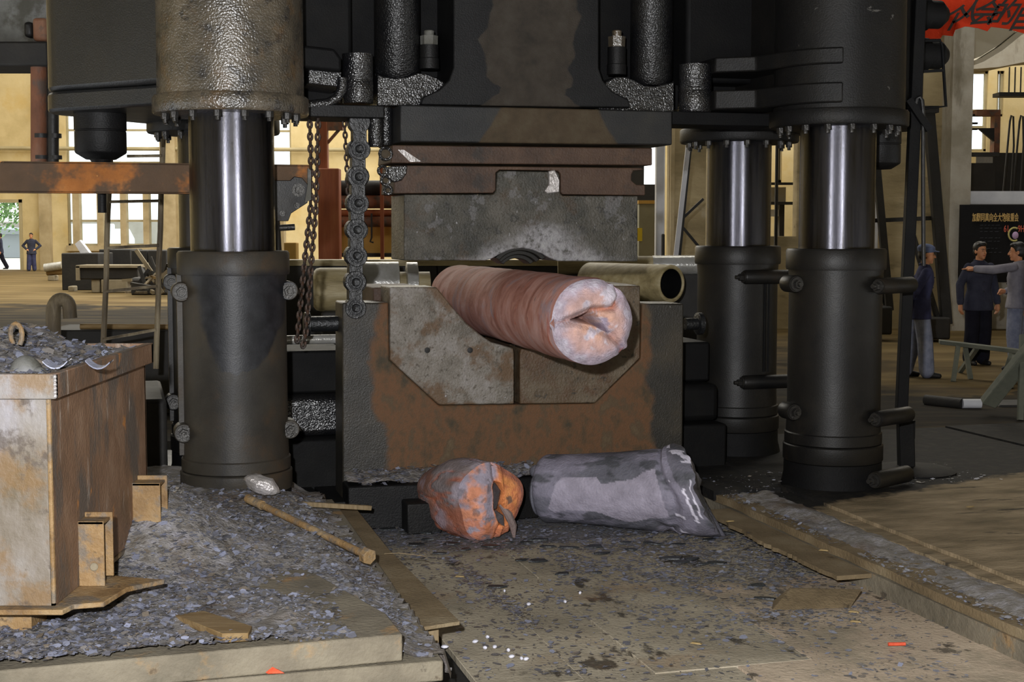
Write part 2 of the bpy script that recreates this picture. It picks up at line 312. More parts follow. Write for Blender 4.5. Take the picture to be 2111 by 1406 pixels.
M['platepink'] = mat('floor_plate_pinkish_steel', [(160, 142, 122), (188, 170, 148), (208, 190, 166)], 1.3, 0.8, 0.08, 0.0, 0.35, 40, spec=0.25,
    over=[dict(c=(50, 44, 36), s=3.4, lo=.615, hi=.67, amt=.85, r=.5, st=(1, .7, 1)), dict(c=(150, 140, 120), s=.9, lo=.48, hi=.6, amt=.8, off=(9, 2, 2)), dict(c=(190, 170, 126), s=3, lo=.66, hi=.75, amt=.5)])
M['plank'] = mat('worn_platform_deck', [(110, 98, 76), (142, 126, 100), (170, 152, 124)], 2.2, 0.85, 0.08, 0.0, 0.5, 18, stretch=(1, 2.6, 1), spec=0.2,
    over=[dict(c=(44, 40, 36), s=2.2, lo=.58, hi=.68, amt=.85, st=(.7, 2.4, 1)), dict(c=(168, 138, 104), s=4, lo=.62, hi=.74, amt=.6, st=(.7, 3, 1), off=(4, 2, 2))],
    stains_glints=[dict(box=(-.4, 6, 1.0, 9), axes=('X', 'Y'), pts=[(0, 0, .0), (.05, 0, .12), (.10, 0, .30), (.16, 0, .5), (.2, 0, 1), (1, 0, 1)], cols=[(20, 20, 21), (30, 29, 28), (44, 41, 36)], edge=.03, wob=.05, r=.78)])
M['strip'] = mat('brown_cover_strip', [(102, 88, 66), (124, 108, 82), (142, 128, 102)], 2.4, 0.8, 0.08, 0.0, 0.4, 50, spec=0.25,
    over=[dict(c=(60, 52, 42), s=6, lo=.62, hi=.7, amt=.8), dict(c=(140, 140, 150), s=12, lo=.68, hi=.74, amt=.6)])
M['edge'] = mat('thick_plate_edge', [(92, 86, 72), (116, 108, 92), (132, 124, 106)], 3, 0.8, 0.1, 0, 0.4, 40,
    over=[dict(c=(172, 132, 76), s=4, lo=.56, hi=.7, amt=.6), dict(c=(60, 54, 46), s=8, lo=.64, hi=.7, amt=.7)])
M['heap'] = mat('mill_scale_heap', [(102, 96, 88), (130, 126, 122), (154, 152, 158)], 14, 0.6, 0.12, 0.0, 0.7, 45, spec=0.4,
    over=[dict(c=(96, 78, 60), s=2.2, lo=.52, hi=.7, amt=.7)])
M['flakes'] = mat('blue_grey_mill_scale', [(96, 100, 116), (130, 134, 152)], 20, 0.4, 0.12, 0.0, 0.25, 60, spec=0.6,
    island=[(102, 102, 108), (136, 140, 158), (120, 114, 106), (124, 126, 140), (90, 88, 86), (150, 154, 174), (128, 116, 98), (108, 108, 116), (140, 144, 162), (100, 96, 90)])
M['flakedark'] = mat('dark_mill_scale', [(30, 33, 36), (44, 48, 50)], 12, 0.45, 0.1, 0.0, 0.3, 40, spec=0.4)
M['ingot'] = mat('hot_ingot_scale', [(142, 90, 78), (180, 130, 118), (198, 160, 154)], 2.6, 0.7, 0.08, 0.0, 0.35, 40, stretch=(1.2, 2.4, 1.2), spec=0.25, rot=(.5, 0, .25), dist=.8,
    over=[dict(c=(150, 140, 152), s=2.4, lo=.52, hi=.68, amt=.7, st=(1, 1.6, 1), dist=.8, off=(4, 2, 7)), dict(c=(176, 86, 56), s=3, lo=.58, hi=.7, amt=.75, st=(1, 2, 1), dist=.8, off=(8, 8, 1)), dict(c=(78, 74, 76), s=6, lo=.62, hi=.7, amt=.8, st=(1, 2, 1), off=(2, 5, 1))])
M['face'] = mat('fresh_sheared_face', [(150, 140, 140), (190, 185, 185)], 14, 0.6, 0.1, 0.0, 0.5, 70, spec=0.3, attr=True)
M['hot'] = mat('hot_offcut_scale', [(150, 140, 140), (190, 185, 185)], 12, 0.65, 0.1, 0.0, 0.5, 60, spec=0.3, attr=True)
M['cold'] = mat('cold_offcut_scale', [(150, 145, 150), (190, 188, 192)], 8, 0.6, 0.1, 0.0, 0.45, 60, spec=0.35, attr=True)
M['cavity'] = mat('dark_inner_flake', [(50, 50, 54), (74, 72, 74), (92, 88, 90)], 8, 0.4, 0.1, 0, 0.4, 40)  # dark colour of the flakes inside the gash
M['white'] = mat('pale_scale_flake', [(196, 196, 210), (225, 225, 235)], 20, 0.5)
M['redbit'] = mat('orange_red_shard', [(196, 66, 36), (225, 96, 62)], 20, 0.6)
M['yellowbit'] = mat('straw_chip', [(130, 108, 62), (164, 142, 98)], 20, 0.7)
M['wall'] = mat('ochre_lime_plaster', [(178, 160, 116), (200, 182, 138), (212, 196, 154)], .5, 0.9, 0.05, 0, 0.2, 8, spec=0.1,
    over=[dict(c=(196, 166, 100), s=.5, lo=.5, hi=.7, amt=.6), dict(c=(130, 104, 62), s=1.6, lo=.64, hi=.76, amt=.6)])
M['wallr'] = mat('stained_grey_plaster', [(126, 114, 88), (150, 136, 106), (168, 154, 122)], .7, 0.9, 0.05, 0, 0.25, 8, spec=0.1, stretch=(.8, .8, 2),
    over=[dict(c=(92, 82, 62), s=1.1, lo=.54, hi=.7, amt=.7, st=(.7, 1, 2)), dict(c=(176, 168, 150), s=1.2, lo=.62, hi=.75, amt=.6, off=(4, 4, 9))])
M['pillar'] = mat('concrete_pillar', [(140, 126, 96), (166, 150, 118), (182, 168, 138)], .9, 0.9, 0.05, 0, 0.2, 12, spec=0.1)
M['pillarg'] = mat('grey_concrete', [(136, 130, 116), (160, 154, 142), (172, 168, 158)], 1.2, 0.9, 0.05, 0, 0.25, 14, spec=0.1,
    over=[dict(c=(100, 92, 76), s=1.3, lo=.55, hi=.7, amt=.6, st=(2, 2, .5))])
M['ground'] = mat('packed_ochre_earth', [(82, 70, 46), (104, 88, 58), (122, 106, 74)], .8, 0.9, 0.05, 0, 0.3, 10, stretch=(.35, 1.6, 1), spec=0.1,
    over=[dict(c=(80, 64, 40), s=.5, lo=.52, hi=.64, amt=.8, st=(.3, 1.8, 1))],
    stains_glints=[dict(box=(-40, 40, -9, 36), axes=('X', 'Y'), pts=[(0, 0, 1), (.5, 0, 1), (.54, 0, .9), (.57, 0, .56), (.86, 0, .54), (.93, .0, .52), (1, .3, .3)], cols=[(26, 25, 24), (42, 38, 32), (74, 64, 46)], edge=.05, wob=.22, ws=.5, s=1.2, st=(.3, 1.6, 1))])
M['ceil'] = mat('grey_roof_soffit', [(60, 58, 54), (76, 74, 68)], 1, 0.9, bump=0.1)
M['canopy'] = mat('pale_vault_plaster', [(168, 162, 146), (184, 178, 162)], 1, 0.9, bump=0.1)
M['dirtgrey'] = mat('grey_stained_steel', [(70, 70, 66), (110, 110, 106), (140, 140, 146)], 1.6, 0.7, 0.1, 0, 0.3, 20,
    over=[dict(c=(60, 58, 46), s=2.2, lo=.5, hi=.64, amt=.8)])
M['pipeR'] = mat('red_rust_pipe', [(96, 62, 44), (128, 82, 58), (140, 104, 82)], 3, 0.7, 0.1, 0, 0.3, 40, stretch=(1, 1, .5), over=[dict(c=(80, 76, 70), s=3, lo=.5, hi=.62, amt=.8)])
M['pipeD'] = mat(('dark_pipe', 0.6), [(34, 34, 34), (52, 50, 48)], 3, 0.5, bump=0.2)
M['pit'] = mat('dark_oily_pit_floor', [(20, 19, 18), (32, 29, 25), (56, 49, 36)], 1.2, 0.35, 0.2, 0, 0.5, 14, stretch=(.7, 2, 1), spec=.35, over=[dict(c=(110, 92, 58), s=1.4, lo=.56, hi=.7, amt=.6, st=(.6, 2, 1))])
M['red'] = mat('red_oxide_column_paint', [(120, 62, 36), (144, 78, 46), (156, 98, 62)], 1.2, 0.7, 0.1, 0, 0.1, 20, stretch=(4, 4, .5))
M['yellow'] = mat('ochre_yellow_paint', [(176, 138, 60), (200, 160, 84)], 1.4, 0.7, 0.1, 0, 0.1, 20)
M['roll'] = mat(('olive_bronze_roll', 1.0), [(120, 108, 74), (156, 142, 104), (180, 168, 136)], 3, 0.5, 0.1, 0.1, 0.3, 30, stretch=(.5, 3, 3))
M['chrome'] = mat('wet_bright_steel', [(150, 148, 140), (190, 190, 188)], 4, 0.25, 0.06, 0.35, 0.25, 20)
M['dark'] = mat(('dark_scrap_iron', 0.7), [(26, 25, 24), (40, 38, 36), (56, 52, 46)], 1.4, 0.7, 0.1, 0, 0.3, 14)
M['stone'] = mat('pale_concrete_block', [(120, 110, 90), (150, 140, 118)], 2, 0.9, bump=0.2)
M['bamboo'] = mat('grimy_pole_wood', [(56, 48, 36), (96, 84, 64), (150, 138, 112)], 6, 0.7, 0.1, 0, 0.4, 24, stretch=(1, 1, .25))
M['wood'] = mat('raw_timber', [(100, 78, 44), (124, 100, 62), (142, 120, 84)], 3, 0.75, 0.1, 0, 0.3, 20, stretch=(1, 6, 6))
M['greywood'] = mat('grey_green_bench_wood', [(84, 88, 78), (110, 112, 98)], 3, 0.8, 0.1, 0, 0.3, 20)
M['whitep'] = mat('white_paint_steel', [(190, 192, 200), (214, 216, 222)], 2, 0.6, bump=0.1)
M['greycab'] = mat('grey_cabinet_paint', [(128, 126, 108), (146, 144, 126)], 1.5, 0.6, bump=0.1)
M['sticker'] = plain('yellow_notice_card', (215, 190, 50), .7)
M['frame'] = mat('window_frame_paint', [(150, 138, 104), (170, 158, 124)], 1, 0.7, bump=0.1)
M['foil'] = mat('crumpled_bright_steel', [(150, 145, 140), (195, 190, 190)], 6, 0.32, 0.08, 0.4, 0.6, 30)
M['bolt'] = mat(('greasy_bolt_steel', 0.7), [(60, 58, 56), (90, 88, 84)], 9, 0.35, 0.1, 0.5, 0.3, 60)
M['chain'] = mat(('greasy_black_chain', 0.3), [(26, 27, 32), (40, 42, 48)], 6, 0.32, 0.08, 0.2, 0.3, 50)
M['pin'] = mat(('worn_chain_pin', 0.45), [(70, 72, 76), (110, 112, 114)], 10, 0.32, 0.1, 0.5, 0.4, 50)
M['rchain'] = mat('rusty_round_chain', [(28, 24, 22), (50, 38, 30), (86, 58, 42)], 14, 0.55, 0.1, 0.2, 0.3, 60)
M['banner'] = mat('red_cotton_banner', [(196, 52, 26), (222, 70, 38)], 2, 0.85, 0.05, 0, 0.2, 60, spec=.1)
M['ink'] = mat('dull_black_ink', [(36, 34, 32), (52, 48, 44)], 8, 0.9, bump=0)
M['board'] = mat('black_slate_board', [(20, 20, 22), (28, 28, 30)], 2, 0.8, 0.05, 0, 0.1, 20, spec=.2)
M['chalk'] = plain('yellow_chalk_paint', (210, 176, 112), .9); M['chalkr'] = plain('red_chalk_paint', (200, 96, 74), .9); M['chalkw'] = plain('faint_grey_chalk', (70, 72, 80), .9)
M['lilac'] = plain('lilac_rosette_cloth', (190, 160, 200), .9); M['paleye'] = plain('pale_yellow_rim', (200, 190, 120), .8)
M['skin'] = mat('tan_skin', [(186, 128, 92), (204, 146, 108)], 5, 0.55, 0.05, 0, 0.1, 30, spec=.3)
M['hair'] = plain('black_hair', (18, 16, 16), .5)
M['navy'] = mat('navy_cotton', [(50, 52, 78), (70, 72, 102)], 6, 0.9, 0.05, 0, 0.4, 12, spec=.1)
M['navydark'] = mat('dark_blue_cotton', [(46, 48, 62), (64, 66, 80)], 6, 0.9, 0.05, 0, 0.4, 12, spec=.1)
M['trouser'] = mat('black_blue_trouser_cotton', [(24, 24, 32), (34, 34, 44)], 6, 0.9, 0.05, 0, 0.4, 12, spec=.1)
M['blue'] = mat('washed_blue_cotton', [(108, 114, 136), (144, 150, 170)], 9, 0.9, 0.05, 0, 0.5, 10, spec=.1)
M['capblue'] = mat('blue_cap_cotton', [(92, 102, 132), (112, 122, 150)], 8, 0.9, 0.05, 0, 0.2, 30, spec=.1)
M['greyj'] = mat('grey_cotton_jacket', [(118, 116, 126), (146, 144, 152)], 6, 0.9, 0.05, 0, 0.4, 12, spec=.1)
M['shirt'] = plain('white_cotton_cuff', (215, 215, 215), .9)
M['shoe'] = plain('black_cloth_shoe', (22, 21, 22), .6)
M['eye'] = plain('dark_eye', (20, 14, 12), .3); M['lip'] = plain('lip_skin', (150, 84, 70), .5)
M['leaf'] = mat('tree_leaves', [(70, 110, 50), (130, 160, 100)], 3, 0.6, 0.1, 0, 0.1, 10, spec=.3, island=[(86, 128, 66), (120, 158, 96), (150, 176, 130), (70, 104, 56)])
M['bark'] = plain('tree_bark', (96, 80, 62), .9)
M['yard'] = mat('bleached_yard', [(200, 198, 186), (224, 222, 214)], .3, .9, bump=0)
M['shed'] = plain('blue_grey_shed', (150, 158, 164), .8); M['van'] = plain('white_truck_paint', (225, 230, 235), .5); M['tyre'] = plain('black_tyre', (30, 30, 32), .8)
M['hedge'] = mat('grey_yard_wall', [(150, 146, 136), (170, 166, 156)], 1, .9)
g = N('window_glass'); tr = g.n('ShaderNodeBsdfTransparent'); gl = g.n('ShaderNodeBsdfGlossy'); gl.inputs['Roughness'].default_value = .05
mx = g.n('ShaderNodeMixShader'); mx.inputs[0].default_value = .06; g.l(tr.outputs[0], mx.inputs[1]); g.l(gl.outputs[0], mx.inputs[2])
g.l(mx.outputs[0], g.t.nodes['Material Output'].inputs['Surface']); tr.inputs['Color'].default_value = (.93, .96, .97, 1); M['glass'] = g.m
# ------------------------------------------------------------------ the hall
def struct(b, name, m, **k): return build(b, name, m, kind='structure', **k)
def PW(u, v, z): return W(u, v, z)
LU, RU, LZ = -1.33, 1.23, -0.16            # the sunken working lane in front of the anvil, along the press axis
# earth floor of the hall, cut out for the lane
b = B()
fl = struct(B().add([(-60, 12.6, 0), (60, 12.6, 0), (60, 66.5, 0), (-60, 66.5, 0), (-60, 12.6, -.5), (60, 12.6, -.5), (60, 66.5, -.5), (-60, 66.5, -.5)],
    [(0, 1, 2, 3), (0, 4, 5, 1), (7, 6, 5, 4), (1, 5, 6, 2), (3, 2, 6, 7), (0, 3, 7, 4)]), 'floor', M['ground'])
b = B(PW); b.box(-9, -1.36, -.9, 2.45, -.5, -.02); b.box(1.3, 9, -.9, 2.45, -.5, -.02); b.box(-1.36, 1.3, -.3, 2.45, -.5, -.165); struct(b, 'floor_press_pit', M['pit'], loc=PC, rz=TH)
b = B(PW); b.box(-9, 9, -11, -.9, -.6, -.2); struct(b, 'floor_sub_base', M['dark'], loc=PC, rz=TH)
# steel plates of the lane
lane = thing('lane_floor', None, None, W(0, -4, LZ), TH); lane['kind'] = 'structure'; lane.name = 'floor_lane'
for (u0, u1, v0, v1, dz, mt) in ((-1.33, -.848, -4.1, -.34, 0, 'plate'), (-.842, -.508, -4.1, -.34, -.006, 'plate'), (-.502, .291, -4.1, -2.2, .004, 'plate'), (-.502, .291, -2.194, -.34, -.002, 'plate'),
        (.297, 1.23, -4.1, -2.6, .0, 'platepink'), (.297, 1.23, -2.594, -.34, -.004, 'plate'), (-1.33, -.1, -7.6, -4.106, .0, 'plate'), (-.094, 1.6, -7.6, -4.115, .008, 'platepink')):
    b = B(PW); n = 10
    b.box(u0, u1, v0, v1, LZ - .035, LZ + dz); build(b, 'floor_plate', M[mt], lane, bevel=.0025)
# platform on the right, its cover strips and broken edge
pr = thing('floor_right_platform', None, None, W(1.3, -3, 0), TH); pr['kind'] = 'structure'
def ragged(u_of_v, v0, v1, u1, amp, seed, n=60):
    rnd = random.Random(seed); pts = []
    for i in range(n + 1):
        v = v0 + (v1 - v0) * i / n; pts.append((u_of_v(v) + amp * (fbm((v * 3, seed, 0), 1) + .4 * rnd.uniform(-1, 1)), v))
    return pts + [(u1, v1), (u1, v0)]
b = B(PW); b.box(RU + .06, 6, -7, -.05, -.2, -.045); build(b, 'foundation', M['edge'], pr)
b = B(PW); b.prism(ragged(lambda v: RU + .0, -6.0, -.4, RU + .42, .014, 3), -.05, 0, 'z'); build(b, 'edge_strip', M['strip'], pr)
b = B(PW); b.prism(ragged(lambda v: RU + .36 , -6.0, -1.0, RU + .72, .03, 8), -.03, .022, 'z'); build(b, 'edge_strip', M['plank'], pr)
b = B(PW); b.prism(ragged(lambda v: RU + .5 + .01 * v, -6.2, -.85, 4.6, .012, 5), 0, .045, 'z'); build(b, 'deck_plate', M['plank'], pr)
b = B(PW); b.prism([(1.2, -.86), (4.6, -.86), (4.6, 1.6), (1.2, 1.6)], -.04, .03, 'z'); build(b, 'deck_plate', M['plank'], pr)
b = B(PW); b.prism([(4.63, -6.2), (9, -6.2), (9, 1.6), (4.63, 1.6)], 0, .04, 'z'); build(b, 'deck_plate', M['plank'], pr)
b = B(PW); b.box(RU - .015, RU + .058, -7, -.35, -.2, -.052); build(b, 'kerb_face', M['edge'], pr)
# loose torn strip lying half over the lane
b = B(PW); b.prism(ragged(lambda v: RU - .23 - .02 * math.sin(v * 2), -3.05, -1.1, RU - .02, .02, 12), -.075, -.05, 'z')
build(b, 'torn_cover_strip', M['strip'], None, loc=W(RU - .15, -2, -.07), rz=TH, label='torn brown steel strip along the right edge of the sunken lane', cat='metal strip')
# platform on the left: stacked thick plates
pl = thing('floor_left_platform', None, None, W(-2.5, -4, 0), TH); pl['kind'] = 'structure'
b = B(PW); b.box(-9, -1.72, -7, -.9, -.2, .0); build(b, 'foundation', M['edge'], pl)
c1 = [inv(gz(*q))[:2] for q in ((914, 1362, .1), (800, 1188, .1), (700, 1046, .1))]
b = B(PW); b.prism([(-9, c1[0][1] - .02), c1[0], c1[1], c1[2], (c1[2][0], -.8), (-9, -.8)], .012, .1, 'z'); build(b, 'deck_plate', M['edge'], pl, bevel=.008)
p0 = [gz(-500, 1425, .22), gz(0, 1383, .22), gz(830, 1307, .22), gz(797, 1265, .22), gz(560, 1130, .22), gz(-300, 1130, .22)]
b = B(); b.prism([(p.x, p.y) for p in p0], .105, .22, 'z'); build(b, 'thick_plate', M['edge'], pl, bevel=.008)
b = B(PW); 
for uu, vv in ((-1.75, -4.7), (-1.95, -5.0), (-2.3, -5.05)): b.box(uu - .12, uu + .1, vv - .12, vv + .1, -.16, .012)
build(b, 'support_block', M['strip'], pl)
# wall shells
struct(B().box(-27, -26.5, -9, 67, -.5, 14), 'wall_left', M['wall']); struct(B().box(26, 26.5, -9, 46.4, -.5, 14), 'wall_right', M['wallr'])
struct(B().box(-27, 26.5, -9.5, -9, -.5, 14), 'wall_front', M['wallr'])
struct(B().box(-27, 26.5, -9.5, 46.5, 14, 14.4), 'ceiling', M['ceil']); struct(B().box(-27, 5.4, 46.5, 66.5, 14, 14.4), 'ceiling_far_bay', M['ceil'])
# back wall at 66 m with a doorway and tall window
YB = 66.0
def X(px, y=472, Y=YB): return at(px, y, Y).x
def Z(py, Y=YB): return at(1055, py, Y).z
wb = B(); xs = (-26.5, -24.6, X(47), X(140), X(340), X(552), X(602), 26)
def wallbox(x0, x1, z0, z1): wb.box(x0, x1, YB, YB + .5, z0, z1)
zd, zs, zt = Z(411), Z(506), Z(215)
wallbox(xs[0], xs[1], -.5, 14); wallbox(xs[1], xs[2], zd, 14); wallbox(xs[2], xs[3], -.5, 14); wallbox(xs[3], xs[4], -.5, zs); wallbox(xs[3], xs[4], zt, 14)
wallbox(xs[4], xs[5], -.5, 14); wallbox(xs[5], xs[6], -.5, Z(346)); wallbox(xs[5], xs[6], Z(200), 14); wallbox(xs[6], X(1325), -.5, 14)
struct(wb, 'wall_back', M['wall'])
struct(B().box(X(86), X(108), YB - .35, YB + .001, 0, 14), 'trim_1', M['pillar']); struct(B().box(X(337), X(368), YB - .5, YB + .001, 0, 14), 'trim_2', M['pillar'])
struct(B().box(xs[3] - .02, xs[4] + .02, YB - .25, YB + .2, zs - .25, zs), 'trim_3', M['pillar'])
def window(n, x0, x1, z0, z1, piers, bars, Y):
    wn = thing('window_%d' % n, None, None, ((x0 + x1) / 2, Y, z0)); wn['kind'] = 'structure'
    b = B(); b.box(x0, x1, Y + .1, Y + .25, z0, z0 + .08); b.box(x0, x1, Y + .1, Y + .25, z1 - .08, z1); b.box(x0, x0 + .08, Y + .1, Y + .25, z0, z1); b.box(x1 - .08, x1, Y + .1, Y + .25, z0, z1)
    build(b, 'window_frame', M['frame'], wn)
    for a, c, zz in piers: build(B().box(a, c, Y - .15, Y + .3, z0, zz), 'window_pier', M['pillar'], wn)
    xsn = [x0 + .08] + [x for a, c, _ in piers for x in (a, c)] + [x1 - .08]
    for z in bars: build(B().box(x0, x1, Y + .12, Y + .2, z - .05, z + .05), 'glazing_bar', M['frame'], wn)
    zc = [z0 + .08] + list(bars) + [z1 - .08]
    for i in range(0, len(xsn) - 1, 2):
        for k in range(len(zc) - 1):
            build(B().box(xsn[i], xsn[i + 1], Y + .15, Y + .165, zc[k], zc[k + 1]), 'window_pane', M['glass'], wn)
zm = Z(335)
window(1, xs[3], xs[4], zs, zt, [(X(152), X(166), zm), (X(202), X(215), zm), (X(250), X(262), zm), (X(297), X(309), zm)], (Z(455), zm, Z(308), Z(268)), YB)
window(2, xs[5], xs[6], Z(346), Z(200), [], (Z(308), Z(270)), YB)
dn = thing('door_1', None, None, (X(20), YB, 0)); dn['kind'] = 'structure'
b = B(); b.box(xs[1], xs[1] + .15, YB - .05, YB + .4, 0, zd); b.box(xs[2] - .15, xs[2], YB - .05, YB + .4, 0, zd); b.box(xs[1], xs[2], YB - .05, YB + .4, zd - .15, zd); build(b, 'door_frame', M['frame'], dn)
# service pipe along the back wall
tag(build(B().tube([(X(-60), YB - .3, Z(306)), (X(840), YB - .3, Z(310))], .09), 'service_pipe', M['frame'], loc=(-12, YB - .3, Z(306))), 'thin pale pipe running along the far wall at window height', 'pipe')
# outside yard
struct(B().box(-70, 60, 66.5, 140, -.5, -.02), 'ground_yard', M['yard'])
struct(B().box(-60, 20, 100, 100.6, 0, 2.4), 'wall_yard', M['hedge'])
b = B(); b.box(-41, -30, 94, 98.5, 0, 1.55); b.prism([(-41.3, 1.55), (-29.7, 1.55), (-35.5, 2.1)], 93.7, 98.8); tag(build(b, 'yard_shed', M['shed'], loc=(-36, 94, 0)), 'blue-grey shed seen through the far doorway', 'shed')
tr = thing('yard_tree', 'pale green leafy tree seen through the far doorway', 'tree', (-33.5, 90, 0))
build(B().tube([(-33.5, 90, 0), (-33.4, 90, 3), (-33, 90, 5)], [.25, .2, .1]), 'trunk', M['bark'], tr)
b = B(); rnd = random.Random(4)
for i in range(2600):
    c = Vector((-32.6, 90, 4.0)) + Vector((rnd.gauss(0, 1.5), rnd.gauss(0, 1.2), rnd.gauss(0, 1.0))); q = Vector((rnd.uniform(-1, 1), rnd.uniform(-1, 1), rnd.uniform(-1, 1))).normalized(); e = q.orthogonal().normalized(); f = q.cross(e)
    s_ = rnd.uniform(.1, .22); b.add([c - e * s_, c + f * s_ * .5, c + e * s_, c - f * s_ * .5], [(0, 1, 2, 3)])
build(b, 'foliage', M['leaf'], tr, kind='stuff')
vn = thing('white_truck', 'white truck parked outside beyond the far window', 'truck', (X(190, Y=84), 84, 0))
x = X(190, Y=84); build(B().box(x - 1.4, x + .8, 84, 86, .6, 2.2), 'cargo_body', M['van'], vn, bevel=.08); build(B().prism([(x + .85, .6), (x + 2, .6), (x + 2, 1.3), (x + 1.7, 1.9), (x + .85, 1.9)], 84.1, 85.9), 'cab', M['van'], vn, bevel=.06)
for q in (-.8, 1.3): build(B().cyl((x + q, 83.95, .4), (x + q, 84.3, .4), .4), 'wheel', M['tyre'], vn)

# right hand partition, its pillar and the low wall with the ledge
YR = 27.0
def bxp(px0, py0, px1, py1, Y, depth, b=None):
    b = b or B(); c = (py0 + py1) / 2; x0, x1 = at(px0, c, Y).x, at(px1, c, Y).x; z0, z1 = at(1055, py1, Y).z, at(1055, py0, Y).z
    return b.box(x0, x1, Y, Y + depth, z0, z1)
wr = B(); xa, xb, xc2, xd = X(1379, Y=YR), X(1578, Y=YR), X(1642, Y=YR), X(1952, Y=YR)
wr.box(xa, xb, YR, YR + .4, -.3, 14); wr.box(xc2, xd, YR, YR + .4, -.3, 14); wr.box(xb, xc2, YR, YR + .4, -.3, 1.75); wr.box(xb, xc2, YR, YR + .4, 4.6, 14)
struct(wr, 'wall_partition', M['wallr'])
struct(B().box(X(1380, Y=YR), X(1388, Y=YR), YR - .15, YR + .001, 0, 14), 'trim_4', M['pillar'])
xp0, xp1 = X(1950, Y=26.6), X(1992, Y=26.6)
struct(B().box(xp0, xp1, 26.4, 27.5, -.3, 14), 'pillar_right', M['pillarg'])
struct(bxp(1985, 420, 2330, 700, 26.9, .35), 'wall_low', M['pillarg'])
struct(bxp(1983, 394, 2340, 421, 26.7, .9), 'trim_5', M['whitep'])
# the bay beyond: end wall with a window at 46 m, vault
YE = 46.0
we = B(); w0, w1, w2, w3 = X(1984, Y=YE), X(2030, Y=YE), X(2048, Y=YE), X(2062, Y=YE)
zt2, zb2 = Z(146, YE), Z(312, YE)
xl, xr = X(1364, Y=YE), 25.9
g0, g1 = X(1602, Y=YE), X(1610, Y=YE)
we.box(xl, g0, YE, YE + .4, -.3, 14); we.box(g0, g1, YE, YE + .4, -.3, Z(376, YE)); we.box(g0, g1, YE, YE + .4, Z(280, YE), 14); we.box(g1, w0, YE, YE + .4, -.3, 14); we.box(w0, w1, YE, YE + .4, -.3, zb2); we.box(w0, w3, YE, YE + .4, zt2, 14); we.box(w1, w2, YE, YE + .4, -.3, zt2); we.box(w2, w3, YE, YE + .4, -.3, Z(240, YE)); we.box(w3, xr, YE, YE + .4, -.3, 14)
struct(we, 'wall_end', M['wall'])
window(3, w0, w1, zb2, zt2, [], (Z(262, YE), Z(228, YE)), YE)
window(4, w2, w3, Z(240, YE), zt2, [], (), YE)
window(5, g0, g1, Z(376, YE), Z(280, YE), [], (Z(326, YE),), YE)
def PZ(pts, Y): return [(at(x, y, Y).x, at(x, y, Y).z) for x, y in pts]
struct(B().prism(PZ([(1985, 20), (2200, 20), (2150, 38), (2098, 62), (2060, 92), (2022, 116), (1986, 130)], 30), 30, 30.3), 'vault_fascia', M['canopy'])
struct(B().prism(PZ([(2160, 36), (2100, 64), (2062, 95), (2024, 119), (1986, 133), (1986, 141), (2028, 127), (2068, 103), (2106, 72), (2166, 44)], 29.9), 29.9, 45), 'ceiling_vault', M['canopy'])
struct(B().prism(PZ([(1960, 30), (2300, 30), (2300, 112), (2111, 128), (2060, 138), (1960, 146)], 42), 42, 43), 'vault_rear_arch', M['pillarg'])
# ------------------------------------------------------------------ the forging press
UP = Vector((0, 0, 1)); UD = Vector((CT, ST, 0)); VD = Vector((-ST, CT, 0))
def q(px, py, v): u, z = pv(px, py, v); return (u, z)
def zq(py, v, px=1055): return pv(px, py, v)[1]
def hull(pts):
    pts = sorted(set((round(a, 5), round(b, 5)) for a, b in pts))
    def half(ps):
        h = []
        for p in ps:
            while len(h) > 1 and (h[-1][0] - h[-2][0]) * (p[1] - h[-2][1]) - (h[-1][1] - h[-2][1]) * (p[0] - h[-2][0]) <= 0: h.pop()
            h.append(p)
        return h[:-1]
    return half(pts) + half(pts[::-1])
def circ(u, v, r, n=28): return [(u + r * math.cos(2 * math.pi * i / n), v + r * math.sin(2 * math.pi * i / n)) for i in range(n)]

